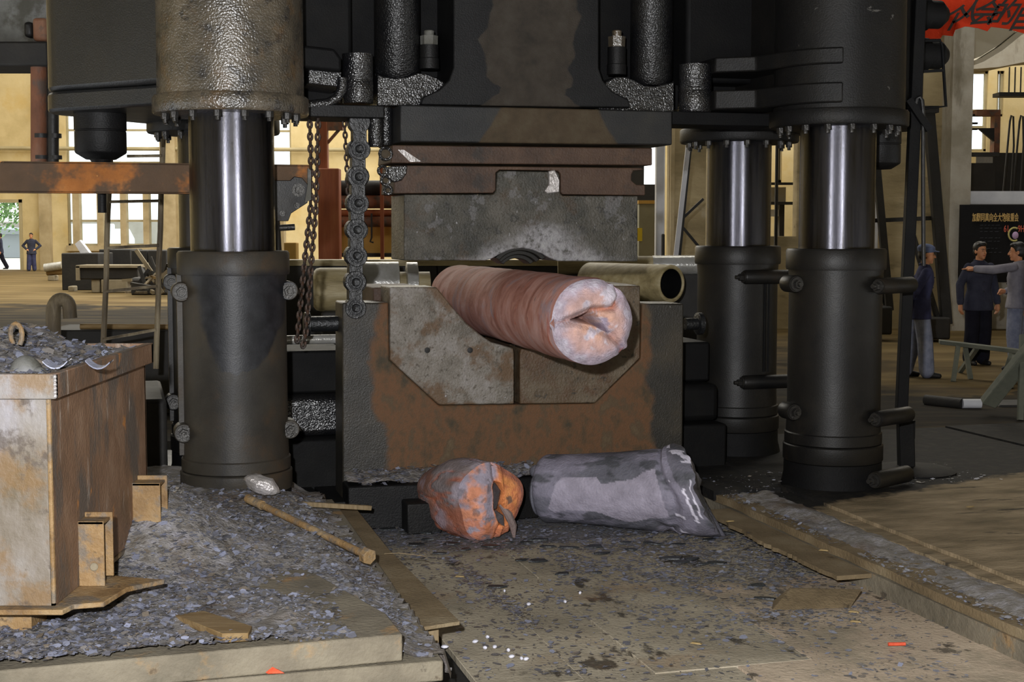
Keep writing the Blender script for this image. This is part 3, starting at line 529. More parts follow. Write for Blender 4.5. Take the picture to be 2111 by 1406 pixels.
HU, HV = 2.14, .845
COLS = {'LF': (-HU, -HV), 'RF': (HU, -HV), 'RR': (HU, HV), 'LR': (-HU, HV)}
LAB = {'LF': 'nearest left press column with rusty stained casing and bright polished pole', 'RF': 'front right press column with black casing beside the tall stand',
       'RR': 'rear right press column with black casing just right of the anvil', 'LR': 'rear left press column mostly hidden behind the nearest column'}
def column(key):
    u, v = COLS[key]; p0 = W(u, v, 0); t = thing('press_column', LAB[key], 'press column', p0, TH, 'four guide columns of the press')
    cm = M['casingL'] if key == 'LF' else M['casing']
    build(B().lathe([(.268, 1.70), (.268, 2.612)], p0, UP, 64), 'polished_pole', M['pole'], t)
    build(B().lathe([(.28, 1.60), (.352, 1.60), (.356, 1.615), (.356, 1.735), (.345, 1.75), (.275, 1.75)], p0, UP, 64), 'collar_ring', cm, t)
    build(B().lathe([(.2, .43), (.338, .43), (.333, .6), (.331, 1.5), (.338, 1.605)], p0, UP, 64), 'casing', cm, t)
    build(B().lathe([(.2, .34), (.340, .345), (.348, .352), (.348, .422), (.340, .43)], p0, UP, 64), 'base_band', cm, t)
    build(B().lathe([(.2, .215), (.352, .22), (.358, .228), (.358, .335), (.35, .343)], p0, UP, 64), 'base_band', cm, t)
    build(B().lathe([(.37, -.05), (.37, .04), (.352, .12), (.35, .215)], p0, UP, 64), 'base_foot', M['blackdry'], t)
    def bolt(uu, vv, z, dirv, L=.16, r=.062):       # a lug with its stud and nut, or a tie bolt tube
        d = dirv; c = W(u + uu, v + vv, z)
        lg = build(B().lathe([(.9 * r, 0), (r, .012), (r, L - .012), (.9 * r, L)], c, d, 24), 'clamp_lug', cm, t)
        e = c
        build(B().lathe([(r * .78, -.012), (r * .78, 0)], e, d, 20), 'washer', M['bolt'], lg)
        build(B().lathe([(r * .5, -.045), (r * .55, -.01)], e, d, 6), 'nut', M['bolt'], lg); build(B().lathe([(r * .27, -.075), (r * .3, -.04)], e, d, 12), 'stud', M['bolt'], lg)
    if key in ('LF', 'LR'):
        for s in (-1, 1):
            bolt(s * .335, -.13, 1.495, VD); bolt(s * .335, -.13, .60, VD)
        build(B(PW).box(u - .36, u - .31, v - .05, v + .05, .45, 1.6), 'clamp_seam', cm, t)
    elif key == 'RF':
        for z in (1.50, .585): bolt(-.36, -.1, z, VD)
        for z in (1.49, .55): bolt(.14, -.36, z, (UD * .9 + VD * .45).normalized(), .42, .058)
        bolt(.12, -.39, .12, (UD * .9 + VD * .45).normalized(), .42, .062)
        b = B(PW); b.box(u + .315, u + .345, v - .06, v + .06, .5, 1.58); build(b, 'clamp_seam', cm, t)
    else:
        for z in (1.50, .64): bolt(-.10, -.345, z, UD, .52, .058)
        for s in (.10, .135): build(B().lathe([(.008, 0), (.008, .76)], W(u + s, v - .322, .72), UP, 8), 'clamp_seam', M['blackdry'], t)
        bolt(-.37, -.05, .16, VD, .1, .05)
    return t
for k in ('LF', 'RF', 'RR', 'LR'): column(k)

# ---- crosshead
ch = thing('press_crosshead', 'huge black oily crosshead spanning all four press columns overhead', 'press crosshead', W(0, 0, 2.6), TH)
ZB, ZT = 2.73, 4.3
for s, wm, hm, ks in ((-1, 'wing', 'housing', ('LF', 'LR')), (1, 'housingR', 'housingR', ('RF', 'RR'))):
    pb = (s * 2.95, 0.0)
    h = hull(circ(*COLS[ks[0]], .35) + circ(*COLS[ks[1]], .40) + circ(pb[0], pb[1], .33))
    build(B(PW).prism(h, 2.80, ZT, 'z'), 'side_wing', M[wm], ch, bevel=.03)
    h2 = hull(circ(*COLS[ks[0]], .30) + circ(*COLS[ks[1]], .36) + circ(pb[0] , pb[1], .335))
    build(B(PW).prism(h2, 2.665, 2.795, 'z'), 'wing_lip', M[wm], ch, bevel=.02)
    for k in ks:
        u, v = COLS[k]; p0 = W(u, v, 0)
        front = k in ('LF', 'RF')
        if front: build(B().lathe([(.3, 2.70), (.462, 2.71), (.46, 2.76), (.455, ZT)], p0, UP, 72), 'column_housing', M[hm], ch)
        zf = 2.61 if front else 2.60
        fl_ = build(B().lathe([(.27, zf), (.482, zf), (.49, zf + .012), (.49, zf + .10), (.482, zf + .112), (.3, zf + .112)], p0, UP, 72), 'housing_flange', M['housing' if k == 'LF' else 'housingR'], ch)
        nb = 16; src = None
        for i in range(nb):
            a = 2 * math.pi * (i + .3) / nb; c = W(u + .415 * math.cos(a), v + .415 * math.sin(a), zf)
            if src is None:
                b = B(); b.cyl(c, c - UP * .035, .026, n=6); b.cyl(c - UP * .03, c - UP * .058, .014, n=8); src = build(b, 'flange_bolt', M['bolt'], fl_); c0 = c
                la = i
            else:
                Li = (Matrix.Translation(ROOT[ch][0]) @ Matrix.Rotation(TH, 4, 'Z')).inverted()
                inst(src, 'flange_bolt', fl_, Matrix.Translation((Li @ c) - (Li @ c0)))
    c = W(pb[0], pb[1], 0)
    build(B().lathe([(.1, 2.36), (.165, 2.40), (.172, 2.41), (.172, 2.545), (.168, 2.55), (.168, 2.555), (.174, 2.56), (.174, 2.69)], c, UP, 36), 'pullback_nut', M['black'], ch)
    build(B().lathe([(.03, 2.0), (.03, 2.30), (.095, 2.385), (.1, 2.42)] if s < 0 else [(.05, 2.36), (.1, 2.42)], c, UP, 20), 'pullback_rod_end', M['black'], ch)
# body between the housings
b = B(PW); b.box(-1.95, 1.95, .1, .8, 2.80, ZT); build(b, 'rear_web', M['blackdry'], ch)
for s in (-1, 1):
    b = B(PW); b.box(min(s * 1.25, s * 1.95), max(s * 1.25, s * 1.95), -.16, .3, 2.98, ZT); build(b, 'shoulder', M['blackdry'], ch, bevel=.03)
vr = -.42
b = B(PW); b.prism([q(935, -120, vr), q(935, 140, vr), q(926, 165, vr), q(905, 185, vr), q(872, 200, vr), q(868, 216, vr), q(1300, 222, vr), q(1296, 205, vr), q(1262, 188, vr), q(1243, 165, vr), q(1235, 140, vr), q(1235, -120, vr)], vr, .2)
build(b, 'ram_body', M['ram'], ch, bevel=.01)
vf = -.34
for pts in ([(778, 218), (778, 152), (790, 158), (815, 161), (840, 158), (862, 150), (880, 152), (900, 160), (925, 175), (940, 190), (940, 218)],
            [(1390, 232), (1390, 168), (1376, 172), (1350, 178), (1328, 176), (1308, 165), (1290, 158), (1270, 158), (1250, 168), (1235, 190), (1235, 226)]):
    build(B(PW).prism([q(a, b_, vf) for a, b_ in pts], vf, .1), 'ram_shoulder', M['wet'], ch, bevel=.008)
for px, r in ((822, .16), (1348, .155)):
    u, z = pv(px, 158 if px < 1000 else 172, -.26)
    build(B().lathe([(.02, 0), (r * .8, .015), (r, .07), (r, 1.5)], W(u, -.2, z - .03), UP, 36), 'guide_cylinder', M['wetdim'], ch)
for px, y0, y1 in ((886, 62, 133), (1273, 62, 145)):
    u, z0 = pv(px, y1, -.3); _, z1 = pv(px, y0, -.3); c = W(u, -.28, z0 - .03); h = z1 - z0 + .03
    bo = build(B().lathe([(.07, 0), (.07, .07), (.066, .075), (.066, h * .62), (.06, h * .62)], c, UP, 24), 'ram_bolt', M['black'], ch)
    build(B().lathe([(.06, h * .62), (.062, h * .86)], c, UP, 6), 'nut', M['dirtgrey' if px < 1000 else 'housing'], bo); build(B().lathe([(.033, h * .86), (.036, h * .98), (.03, h)], c, UP, 14), 'stud_end', M['dirtgrey' if px < 1000 else 'housing'], bo)
for px, y0, y1, hw in ((738, 112, 214, 31), (1432, 134, 232, 36)):
    u, z0 = pv(px, y1, -.35); _, z1 = pv(px, y0, -.35); r = hw * 10 / 2932
    build(B().lathe([(r * .95, 0), (r, .01), (r, .15), (r * .97, .155), (r * .97, .165), (r, .17), (r, z1 - z0)], W(u, -.35, z0), UP, 32), 'guide_sleeve', M['wet'], ch)
# links between housing and sleeve
b = B(PW); b.prism([q(636, 136, -.4), q(704, 148, -.4), q(704, 180, -.4), q(636, 172, -.4)], -.4, .1); build(b, 'slot_plate', M['wet'], ch, bevel=.006)
b = B(PW); b.prism([q(560, 85, -.5), q(690, 100, -.5), q(704, 120, -.5), q(704, 148, -.5), q(560, 132, -.5)], -.5, .1); build(b, 'arm', M['blackdry'], ch, bevel=.02)
P = [W(*pv(a, b_, -.42)[:1], -.42, pv(a, b_, -.42)[1]) for a, b_ in ((560, 217), (640, 217), (676, 213), (694, 203), (704, 186), (706, 160))]
build(B().tube(P, .035, 12), 'oil_pipe', M['wet'], ch)
b = B(PW); u0, z0 = q(632, 240, -.45); u1, z1 = q(792, 224, -.45); b.box(u0, u1, -.45, 0, z0, z1 + .02); build(b, 'bottom_strap', M['black'], ch, bevel=.006)
b = B(PW); u0, z0 = q(1386, 262, -.4); u1, z1 = q(1600, 240, -.4); b.box(u0, u1, -.4, .0, z0 + .02, z1 + .02); build(b, 'bottom_strap', M['blackdry'], ch, bevel=.006)
for yy in ((118, 150), (186, 226)):
    u0, z1 = pv(1474, yy[0], -.5); _, z0 = pv(1474, yy[1], -.5); b = B(PW)
    pts = [(u0, -.52), (u0, .1)] + [(HU + .51 * math.cos(a), -HV + .51 * math.sin(a)) for a in [R(100 + 13 * i) for i in range(11)]]
    build(B(PW).prism([(u0, .1), (u0, -.5), (u0 + .25, -.66)] + [(HU + .5 * math.cos(R(a)), -HV + .5 * math.sin(R(a))) for a in (200, 215, 230, 245)] + [(HU, -.3), (HU, .1)], z0, z1, 'z'), 'housing_rib', M['housingR'], ch, bevel=.012)
for yy, l in ((28, .62), (112, .62)):
    p = at(1880, yy, 11.3); build(B().lathe([(.13, 0), (.13, .12), (.11, .13), (.11, .24), (.06, .3), (.0, .31)], p - UD * .0, UD, 28), 'end_plug', M['blackdry'], ch)

# ---- upper tools
ut = thing('upper_tool_block', 'wide dark block with brown stain bolted under the press ram', 'tool holder', W(.1, -.1, 2.47), TH)
va = -.5
b = B(PW); b.prism([q(825, 292, va), q(825, 216, va), q(1386, 229, va), q(1386, 299, va)], va, .35); build(b, 'block', M['topblk'], ut, bevel=.01)
u, z0 = pv(775, 303, -.3); _, z1 = pv(775, 238, -.3)
build(B().lathe([(.05, 0), (.055, .01), (.055, z1 - z0)], W(u, -.3, z0), UP, 20), 'guide_pin', M['wet'], ut)
u, z0 = pv(795, 300, -.2); build(B().lathe([(.045, 0), (.05, .01), (.05, .26)], W(u, -.2, z0), UP, 20), 'guide_pin', M['wet'], ut)
vb = -.415
pb_ = thing('tool_plate', 'brown oxidised clamping plate directly below the dark tool block', 'plate', W(.1, -.1, 2.35), TH)
b = B(PW); b.prism([q(806, 336, vb), q(809, 299, vb), q(1345, 305, vb), q(1345, 341, vb)], vb, .1); build(b, 'plate', M['rustplate'], pb_, bevel=.008)
build(B(PW).prism([q(820, 309, vb), q(832, 309, vb), q(868, 333, vb), q(845, 334, vb)], vb - .006, vb + .01), 'weld_smear', M['foil'], pb_)
pc_ = thing('die_adapter', 'brown notched adapter plate holding the grey upper die', 'plate', W(.1, -.1, 2.15), TH)
b = B(PW); b.prism([q(*p, vb) for p in ((812, 399), (815, 341), (1322, 346), (1330, 350), (1306, 352), (1302, 360), (1302, 372), (1312, 381), (1330, 381), (1330, 403), (1160, 401), (1156, 396), (1156, 358), (1150, 352), (1030, 350), (1022, 356), (1022, 392), (1016, 398))], vb, .08)
build(b, 'plate', M['rustplate'], pc_, bevel=.006)
lug = build(B(PW).prism([q(*p, vb - .05) for p in ((800, 343), (840, 341), (838, 358), (828, 372), (812, 376), (800, 366))], vb - .05, vb + .02), 'locking_lug', M['wet'], pc_, bevel=.006)
for a, b_, r in ((795, 317, 11), (789, 352, 8), (795, 372, 8), (800, 392, 7)):
    u, z = pv(a, b_, vb - .03); build(B().tube([W(u + .034 * r / 9 * math.cos(k * .524), vb - .03, z + .034 * r / 9 * math.sin(k * .524)) for k in range(12)], .011, 8, True), 'shackle_ring', M['wet'], pc_)
build(B(PW).prism([q(*p, vb - .02) for p in ((1131, 353), (1143, 350), (1153, 372), (1152, 396), (1128, 399), (1122, 394), (1132, 380))], vb - .03, vb + .03), 'wedge', M['foil'], pc_, bevel=.006)
ud = thing('upper_die', 'grey scaled upper die with shallow arch worn into its bottom edge', 'die', W(.1, -.1, 1.67), TH)
vd = -.42
b = B(PW); b.prism([q(*p, vd) for p in ((833, 537), (833, 401), (1016, 401), (1023, 394), (1025, 356), (1031, 352), (1148, 354), (1154, 360), (1155, 398), (1160, 403), (1315, 404), (1315, 539), (1150, 538), (1135, 533), (1118, 523), (1098, 515), (1075, 511), (1050, 515), (1030, 524), (1012, 534), (1000, 537))], vd, .06)
build(b, 'block', M['die'], ud, bevel=.007)
b = B(PW)
uc, zc = pv(1075, 536, vd)
for k in range(3):
    ra = .165 - .03 * k; pts = [(uc + (ra + .03) * 1.15 * math.cos(R(a)), zc - .09 + (ra + .03) * .95 * math.sin(R(a))) for a in range(35, 146, 10)] + [(uc + ra * 1.15 * math.cos(R(a)), zc - .09 + ra * .95 * math.sin(R(a))) for a in range(145, 34, -10)]
    b.prism(pts, vd + .02 + .05 * k, vd + .3)
build(b, 'worn_arch', M['casing'], ud, bevel=.004)

# ---- lower tools
an = thing('forging_anvil', 'massive brown and black anvil frame standing on the lane floor', 'anvil', W(0, 0, LZ), TH)
v1 = -.34
fr = [q(706, 1040, v1), q(706, 624, v1), q(801, 624, v1), q(803, 742, v1), q(905, 836, v1), q(1226, 832, v1), q(1321, 740, v1), q(1324, 626, v1), q(1410, 626, v1), q(1407, 1000, v1)]
fr[0] = (fr[0][0], LZ); fr[-1] = (fr[-1][0], LZ)
build(B(PW).prism(fr, v1, 0.0), 'frame', M['anvilblk'], an, bevel=.012)
b = B(PW); u0, z0 = q(776, 760, -.1); u1, z1 = q(1322, 588, -.1); b.prism([(u0, LZ), (u0, z1), (q(898, 592, -.36)[0], z1), (q(1060, 726, -.36)[0] , zq(735, -.36)), (q(1224, 590, -.36)[0], z1), (u1, z1), (u1, LZ)], .005, .75); build(b, 'backing_block', M['rustplate'], an, bevel=.008)
for px0, px1, pn in ((640, 694, 'L'), (1412, 1436, 'R')):
    uu, z = pv(px0, 668, -.1); u2, _ = pv(px1, 668, -.1)
    sh = build(B().cyl(W(uu, -.1, z), W(u2 + (.1 if pn == 'L' else 0), -.1, z), .055 if pn == 'L' else .045), 'side_shaft', M['pin'], an)
    e = W(uu if pn == 'L' else u2, -.1, z); s_ = -1 if pn == 'L' else 1
    build(B().lathe([(.07, 0), (.085, .006), (.085, .04), (.07, .046)], e, UD * s_, 24), 'collar', M['pin'], sh)
ld = thing('lower_die', 'pair of mottled grey die halves forming a V notch under the hot ingot', 'die', W(0, -.2, 1.0), TH)
v2 = -.37
L_ = [(804, 742), (804, 592), (900, 592), (932, 632), (962, 667), (990, 690), (1012, 705), (1040, 713), (1058, 718), (1060, 728), (1060, 833), (905, 835)]
R_ = [(1072, 833), (1072, 728), (1074, 720), (1094, 713), (1120, 703), (1145, 687), (1172, 664), (1200, 630), (1226, 590), (1320, 589), (1320, 738), (1227, 831)]
lh = build(B(PW).prism([q(*p, v2) for p in L_], v2, .0), 'left_half', M['vdie'], ld, bevel=.009); build(B(PW).prism([q(*p, v2) for p in R_], v2, .0), 'right_half', M['vdieR'], ld, bevel=.009)
for a in (881, 969):
    u, z = pv(a, 722, v2); build(B().lathe([(.016, 0), (.021, .002), (.021, .02)], W(u, v2 - .002, z), VD, 16), 'dark_hole_disc', M['dark'], lh)  # dark disc drawn for a hole; its shade is put into the colour
lg = thing('anvil_ledge', 'low step block at foot of anvil, littered with scale', 'step block', W(-.7, -.5, LZ), TH)
b = B(PW)
pts = [(-1.38, -.62), (-.75, -.64), (-.74, -.58), (-.62, -.58), (-.6, -.66), (-.0, -.55), (-.0, -.36), (-1.38, -.36)]
b.prism(pts, LZ, .14, 'z'); build(b, 'block', M['black'], lg, bevel=.012)
b = B(PW); b.box(-1.02, -.78, -.86, -.66, LZ, .05); build(b, 'foot_block', M['black'], lg, bevel=.01)
# bed of the press behind the anvil
bd = thing('press_bed', 'dark stepped press bed with wet frosted face behind the anvil', 'press bed', W(0, .6, -.02), TH)
for ua, ub_ in ((-1.75, -1.2), (1.2, 1.75)):
    b = B(PW); b.box(ua, ub_, .15, 1.4, -.02, .36); build(b, 'lower_step', M['blackdry'], bd, bevel=.02)
    b = B(PW); b.box(ua, ub_, .3, 1.3, .36, .66); build(b, 'middle_step', M['wet' if ua < 0 else 'blackdry'], bd, bevel=.05)
    b = B(PW); b.box(ua, ub_, .5, 1.3, .66, .98); build(b, 'upper_step', M['blackdry'], bd, bevel=.02)
b = B(PW); b.box(-3.6, -2.55, -.1, 1.2, -.02, .72); build(b, 'side_bed', M['dark'], bd, bevel=.03)
u, z = pv(640, 700, .55); build(B().cyl(W(-1.75, .55, z), W(-1.18, .55, z), .035), 'bright_rail', M['chrome'], bd)
for (a, b_, c, d) in ((600, 925, 700, 1040), (640, 918, 700, 1000), (590, 980, 660, 1050)):
    p0 = gz(a, b_, 0.0); p1 = gz(c, d, 0.0); build(B().bar(p0 + UP * .0, p1, .16, .03), 'floor_bar', M['black'], bd)

# ---- leaf chain on the left
lc = thing('leaf_chain', 'thick black leaf chain with round pins hanging down to the anvil top', 'chain', W(*pv(733, 620, -.3)[:1], -.3, 1.35), TH)
PY = [(741, 254), (738, 308), (737, 365), (736, 419), (734, 474), (733, 527), (731, 581), (731, 634)]
vc = -.3; src = None
def linkshape(vv, wid):
    pts = []; p = .184
    for k in range(40):
        a = 2 * math.pi * k / 40; z = math.sin(a); x = math.cos(a)
        pts.append((x, z))
    out = []
    for t in range(0, 13): a = -math.pi * .78 + 0; 
    for k in range(13): a = R(-50 + 280 * k / 12); out.append((.075 * wid * math.cos(a), p / 2 + .075 * wid * math.sin(a)))
    for k in range(13): a = R(130 + 280 * k / 12); out.append((.075 * wid * math.cos(a), -p / 2 + .075 * wid * math.sin(a)))
    return out
for i in range(len(PY) - 1):
    (xa, ya), (xb, yb) = PY[i], PY[i + 1]
    ua, za = pv(xa, ya, vc); ub, zb = pv(xb, yb, vc); cu, cz = (ua + ub) / 2, (za + zb) / 2; tl = (ua - ub) / max(1e-4, za - zb)
    if src is None:
        b = B(PW)
        for k, dv in enumerate((-.05, -.022, .006, .034)): b.prism([(cu + x, cz + z) for x, z in linkshape(0, 1)], vc + dv, vc + dv + .02)
        src = build(b, 'link', M['chain'], lc, bevel=.004); c0 = (cu, cz)
        lk = src
    else: lk = inst(src, 'link', lc, Matrix.Translation((cu - c0[0], .004 if i % 2 else 0, cz - c0[1])))
    pn = build(B().lathe([(.02, -.010), (.026, -.014), (.030, -.004), (.042, -.004), (.045, -.010), (.052, -.010), (.054, 0), (.054, .115)], W(ub, vc - .062, zb), VD, 24), 'pin', M['pin'], lc)
# ---- round link chains
def ring_chain(name, label, pts, v, nlink, rw, group):
    P3 = [W(pv(a, b_, v)[0], v, pv(a, b_, v)[1]) for a, b_ in pts]
    t = thing(name, label, 'chain', P3[-1], 0, group)
    seg = [(P3[i + 1] - P3[i]).length for i in range(len(P3) - 1)]; tot = sum(seg)
    me = None
    def pos(s):
        for i, L in enumerate(seg):
            if s <= L or i == len(seg) - 1: return P3[i].lerp(P3[i + 1], s / L), (P3[i + 1] - P3[i]).normalized()
            s -= L
    pitch = tot / nlink
    ln = pitch * 1.36
    for k in range(nlink):
        c, d = pos((k + .5) * pitch); ang = 0 if k % 2 else math.pi / 2
        qd = Vector((0, 0, 1)).rotation_difference(d).to_matrix().to_4x4() @ Matrix.Rotation(ang + .35, 4, 'Z')
        if me is None:
            ring = [Vector((.36 * ln * .62 * math.cos(a), 0, ln / 2 * .86 * math.sin(a))) + c for a in [2 * math.pi * j / 14 for j in range(14)]]
            me = build(B().tube(ring, rw, 6, True), 'link', M['rchain'], t); off = c - ROOT[t][0]; me.data.transform(Matrix.Translation(-off)); me.matrix_local = Matrix.Translation(off) @ qd
        else: inst(me, 'link', t, Matrix.Translation(c - ROOT[t][0]) @ qd)
G = 'rusty round link chains hanging beside the press'
ring_chain('link_chain', 'left strand of rusty round link chain left of the leaf chain', [(638, 238), (641, 330), (640, 430), (630, 520), (620, 620), (612, 705)], -.25, 38, .0105, G)
ring_chain('link_chain', 'right strand of rusty round link chain ending in a low loop', [(656, 238), (654, 330), (651, 430), (643, 520), (636, 620), (630, 690), (624, 716)], -.3, 38, .0105, G)
ring_chain('link_chain', 'short round link chain hanging close behind the leaf chain', [(709, 238), (713, 300), (718, 400)], -.05, 14, .008, G)

# ---- rust beam with trolley plate between the left columns
rb = thing('rust_beam', 'long orange rusted steel beam passing behind the nearest press column', 'beam', W(-2.8, -.28, 2.2), TH)
vbm = -.3
b = B(PW); za, zb = pv(200, 335, vbm)[1], pv(200, 398, vbm)[1]; ua, ub = pv(-120, 360, vbm)[0], pv(638, 370, vbm)[0]
b.box(ua, ub, vbm, vbm + .012, zb, za); b.box(ua, ub, vbm, vbm + .12, za - .014, za + .002); b.box(ua, ub, vbm, vbm + .12, zb - .002, zb + .014); build(b, 'channel', M['rustbeam'], rb, bevel=.003)
tp = build(B(PW).prism([q(*p, vbm - .04) for p in ((560, 372), (598, 372), (606, 364), (622, 366), (634, 380), (634, 418), (600, 440), (594, 456), (560, 456))], vbm - .05, vbm - .02), 'trolley_plate', M['casing'], rb, bevel=.004)
for a, b_, r in ((615, 392, .045), (612, 424, .02), (582, 440, .02)):
    u, z = pv(a, b_, vbm - .06); build(B().lathe([(r * .5, -.02), (r * .55, 0), (r, 0), (r, .02)], W(u, vbm - .065, z), VD, 18), 'plate_pin', M['bolt'], tp)
build(B(PW).prism([q(*p, vbm - .06) for p in ((634, 346), (641, 352), (641, 412), (628, 418), (634, 380))], vbm - .07, vbm - .045), 'edge_guard', M['dirtgrey'], rb)
build(B().cyl(W(*pv(568, 455, vbm)[:1], vbm, pv(568, 455, vbm)[1]), W(pv(572, 520, vbm)[0], vbm, pv(572, 520, vbm)[1]), .03), 'hanger', M['casing'], rb)
build(B().cyl(W(pv(574, 470, vbm)[0], vbm - .04, pv(574, 470, vbm)[1]), W(pv(606, 468, vbm)[0], vbm - .04, pv(606, 468, vbm)[1]), .022), 'cross_bolt', M['bolt'], rb)
# ------------------------------------------------------------------ forgings
def mixc(a, b, t): return tuple(x + (y - x) * t for x, y in zip(a, b))
def segd(p, a, b):
    ax, ay = a; bx, by = b; dx, dy = bx - ax, by - ay; t = max(0, min(1, ((p[0] - ax) * dx + (p[1] - ay) * dy) / (dx * dx + dy * dy)))
    return math.hypot(p[0] - ax - t * dx, p[1] - ay - t * dy)
def inpoly(p, P):
    c = False; j = len(P) - 1
    for i in range(len(P)):
        if (P[i][1] > p[1]) != (P[j][1] > p[1]) and p[0] < (P[j][0] - P[i][0]) * (p[1] - P[i][1]) / (P[j][1] - P[i][1]) + P[i][0]: c = not c
        j = i
    return c
def pld(p, P): return min(segd(p, P[i], P[i + 1]) for i in range(len(P) - 1))
IU, IZ = pv(1064, 632, v2); VF = -2.06
ing = thing('hot_ingot', 'long reddish hot steel ingot resting in the V die, sheared end facing out', 'ingot', W(IU, -.5, IZ), TH)
RI = .262
out = [(0, 1.0), (25, .985), (45, 1.0), (58, 1.0), (66, .955), (74, .99), (90, .985), (130, 1.0), (180, .97), (215, 1.02), (270, 1.02), (300, 1.0), (318, 1.05), (324, 1.07), (332, .99), (345, .985), (360, 1.0)]
def outr(deg):
    deg %= 360
    for (a, ra), (b_, r_b) in zip(out, out[1:]):
        if a <= deg <= b_: return ra + (r_b - ra) * smooth(a, b_, deg)
b = B(PW); NA, NS = 112, 70; L0 = 3.4
for i in range(NS + 1):
    s = (i / NS) ** 1.15
    for k in range(NA):
        a = 2 * math.pi * k / NA; vv = VF + s * L0
        tw = a + 1.2 * s
        r = RI * (outr(math.degrees(a)) * (1 - smooth(0, .25, s)) + 1.0 * smooth(0, .25, s)) * (1 - .06 * (1 - smooth(0, .03, s)))
        r *= 1 + .020 * fbm((math.cos(a) * 1.5, math.sin(a) * 1.5, s * L0 * 2.2), 1, 4) + .006 * math.sin(s * L0 * 7 + 1.8 * math.sin(a + .6) + 2 * fbm((s * 3, a, 1), 1, 2)) + .008 * fbm((math.cos(a) * 1.2, math.sin(a) * 1.2, s * L0 * 11), 1, 3)
        r *= 1 + .035 * smooth(.10, .16, s) * (1 - smooth(.2, .3, s)) * max(0, math.sin(a + 2.2)) - .02 * smooth(.35, 1, s)
        b.add([(IU + r * math.cos(a), vv, IZ + r * math.sin(a))], [])
for i in range(NS):
    b.f += [(i * NA + k, i * NA + (k + 1) % NA, (i + 1) * NA + (k + 1) % NA, (i + 1) * NA + k) for k in range(NA)]
b.f.append(tuple(NS * NA + k for k in range(NA)))
build(b, 'body', M['ingot'], ing, angle=60)
# sheared face, in picture-like units (centre 0,0, radius about 90)
tri = [(-56, 2), (-5, 23), (0, 25), (37, -28), (-5, -8)]
c1_, c2_, c3_ = [(-95, -6), (-56, 3), (-6, 22)], [(36, -28), (56, -48), (72, -70)], [(-2, 25), (40, 28), (56, 52), (54, 70)]
b = B(PW); cols = []; NR, NB = 44, 150
LAV, PEA, PNK, WHT, ORG = lin((182, 168, 182)), lin((208, 164, 144)), lin((190, 156, 150)), lin((204, 198, 210)), lin((182, 110, 80))
for i in range(NR + 1):
    for k in range(NB):
        a = 2 * math.pi * k / NB; rho = (i / NR) ** .8; rr = outr(math.degrees(a)) * rho; x, z = 90 * rr * math.cos(a), 90 * rr * math.sin(a)
        d1, d2, d3 = pld((x, z), c1_), pld((x, z), c2_), pld((x, z), c3_)
        ins = inpoly((x, z), tri); dt = pld((x, z), tri + tri[:1])
        dep = .085 * rho ** 5 + .048 * math.exp(-(d1 / 8) ** 2) + .04 * math.exp(-(d2 / 8) ** 2) + .045 * math.exp(-(d3 / 6) ** 2)
        dep += .004 * fbm((x * .05, z * .05, 1), 1, 4) + .0025 * math.sin((x * .95 + z * .3) * .8) * math.exp(-(d1 / 16) ** 2)
        dep += .035 * math.exp(-(dt / 9) ** 2) if not ins else .035 + .28 * smooth(0, 12, dt)
        up = z > 10 - .1 * x
        nz = fbm((x * .03 + 3, z * .03, 0), 1, 4)
        c = mixc(PEA, PNK, smooth(.2, .55, rho + .25 * nz)); c = mixc(c, LAV, smooth(.55, .9, rho + .2 * nz))
        e1 = math.exp(-((d1 - (5 if z > -2 else 0)) / 11) ** 2)
        c = mixc(c, WHT, .8 * e1 * (0.5 + .5 * math.sin(x * 1.3 + nz * 6))); c = mixc(c, WHT, .8 * smooth(.1, .5, nz + .6 * math.exp(-(math.hypot(x - 35, z - 55) / 26) ** 2)))
        c = mixc(c, ORG, .7 * math.exp(-(d3 / 4) ** 2) * (x < 48)); c = mixc(c, lin((150, 138, 160)), .75 * smooth(-.05, .25, nz + 1.0 * math.exp(-(math.hypot((x - 25) / 9, (z + 4) / 22)) ** 2) - .75))
        c = mixc(c, lin((150, 138, 160)), .5 * smooth(.1, .4, nz + .6 * math.exp(-(math.hypot((x - 60) / 14, (z + 52) / 22)) ** 2) - .3))
        c = mixc(c, lin((140, 96, 82)), .6 * math.exp(-(min(d1, d2) / 2.2) ** 2))  # crease lines darkened: their shade is put into the colour
        if ins: c = mixc(c, lin((150, 112, 104)), smooth(0, 10, dt) * .8)
        b.add([(IU + RI * rr * .985 * math.cos(a), VF - .075 + dep, IZ + RI * rr * .985 * math.sin(a))], []); cols.append(c)
for i in range(NR): b.f += [(i * NB + k, i * NB + (k + 1) % NB, (i + 1) * NB + (k + 1) % NB, (i + 1) * NB + k) for k in range(NB)]
build(b, 'sheared_face', M['face'], ing, angle=50, cols=cols)

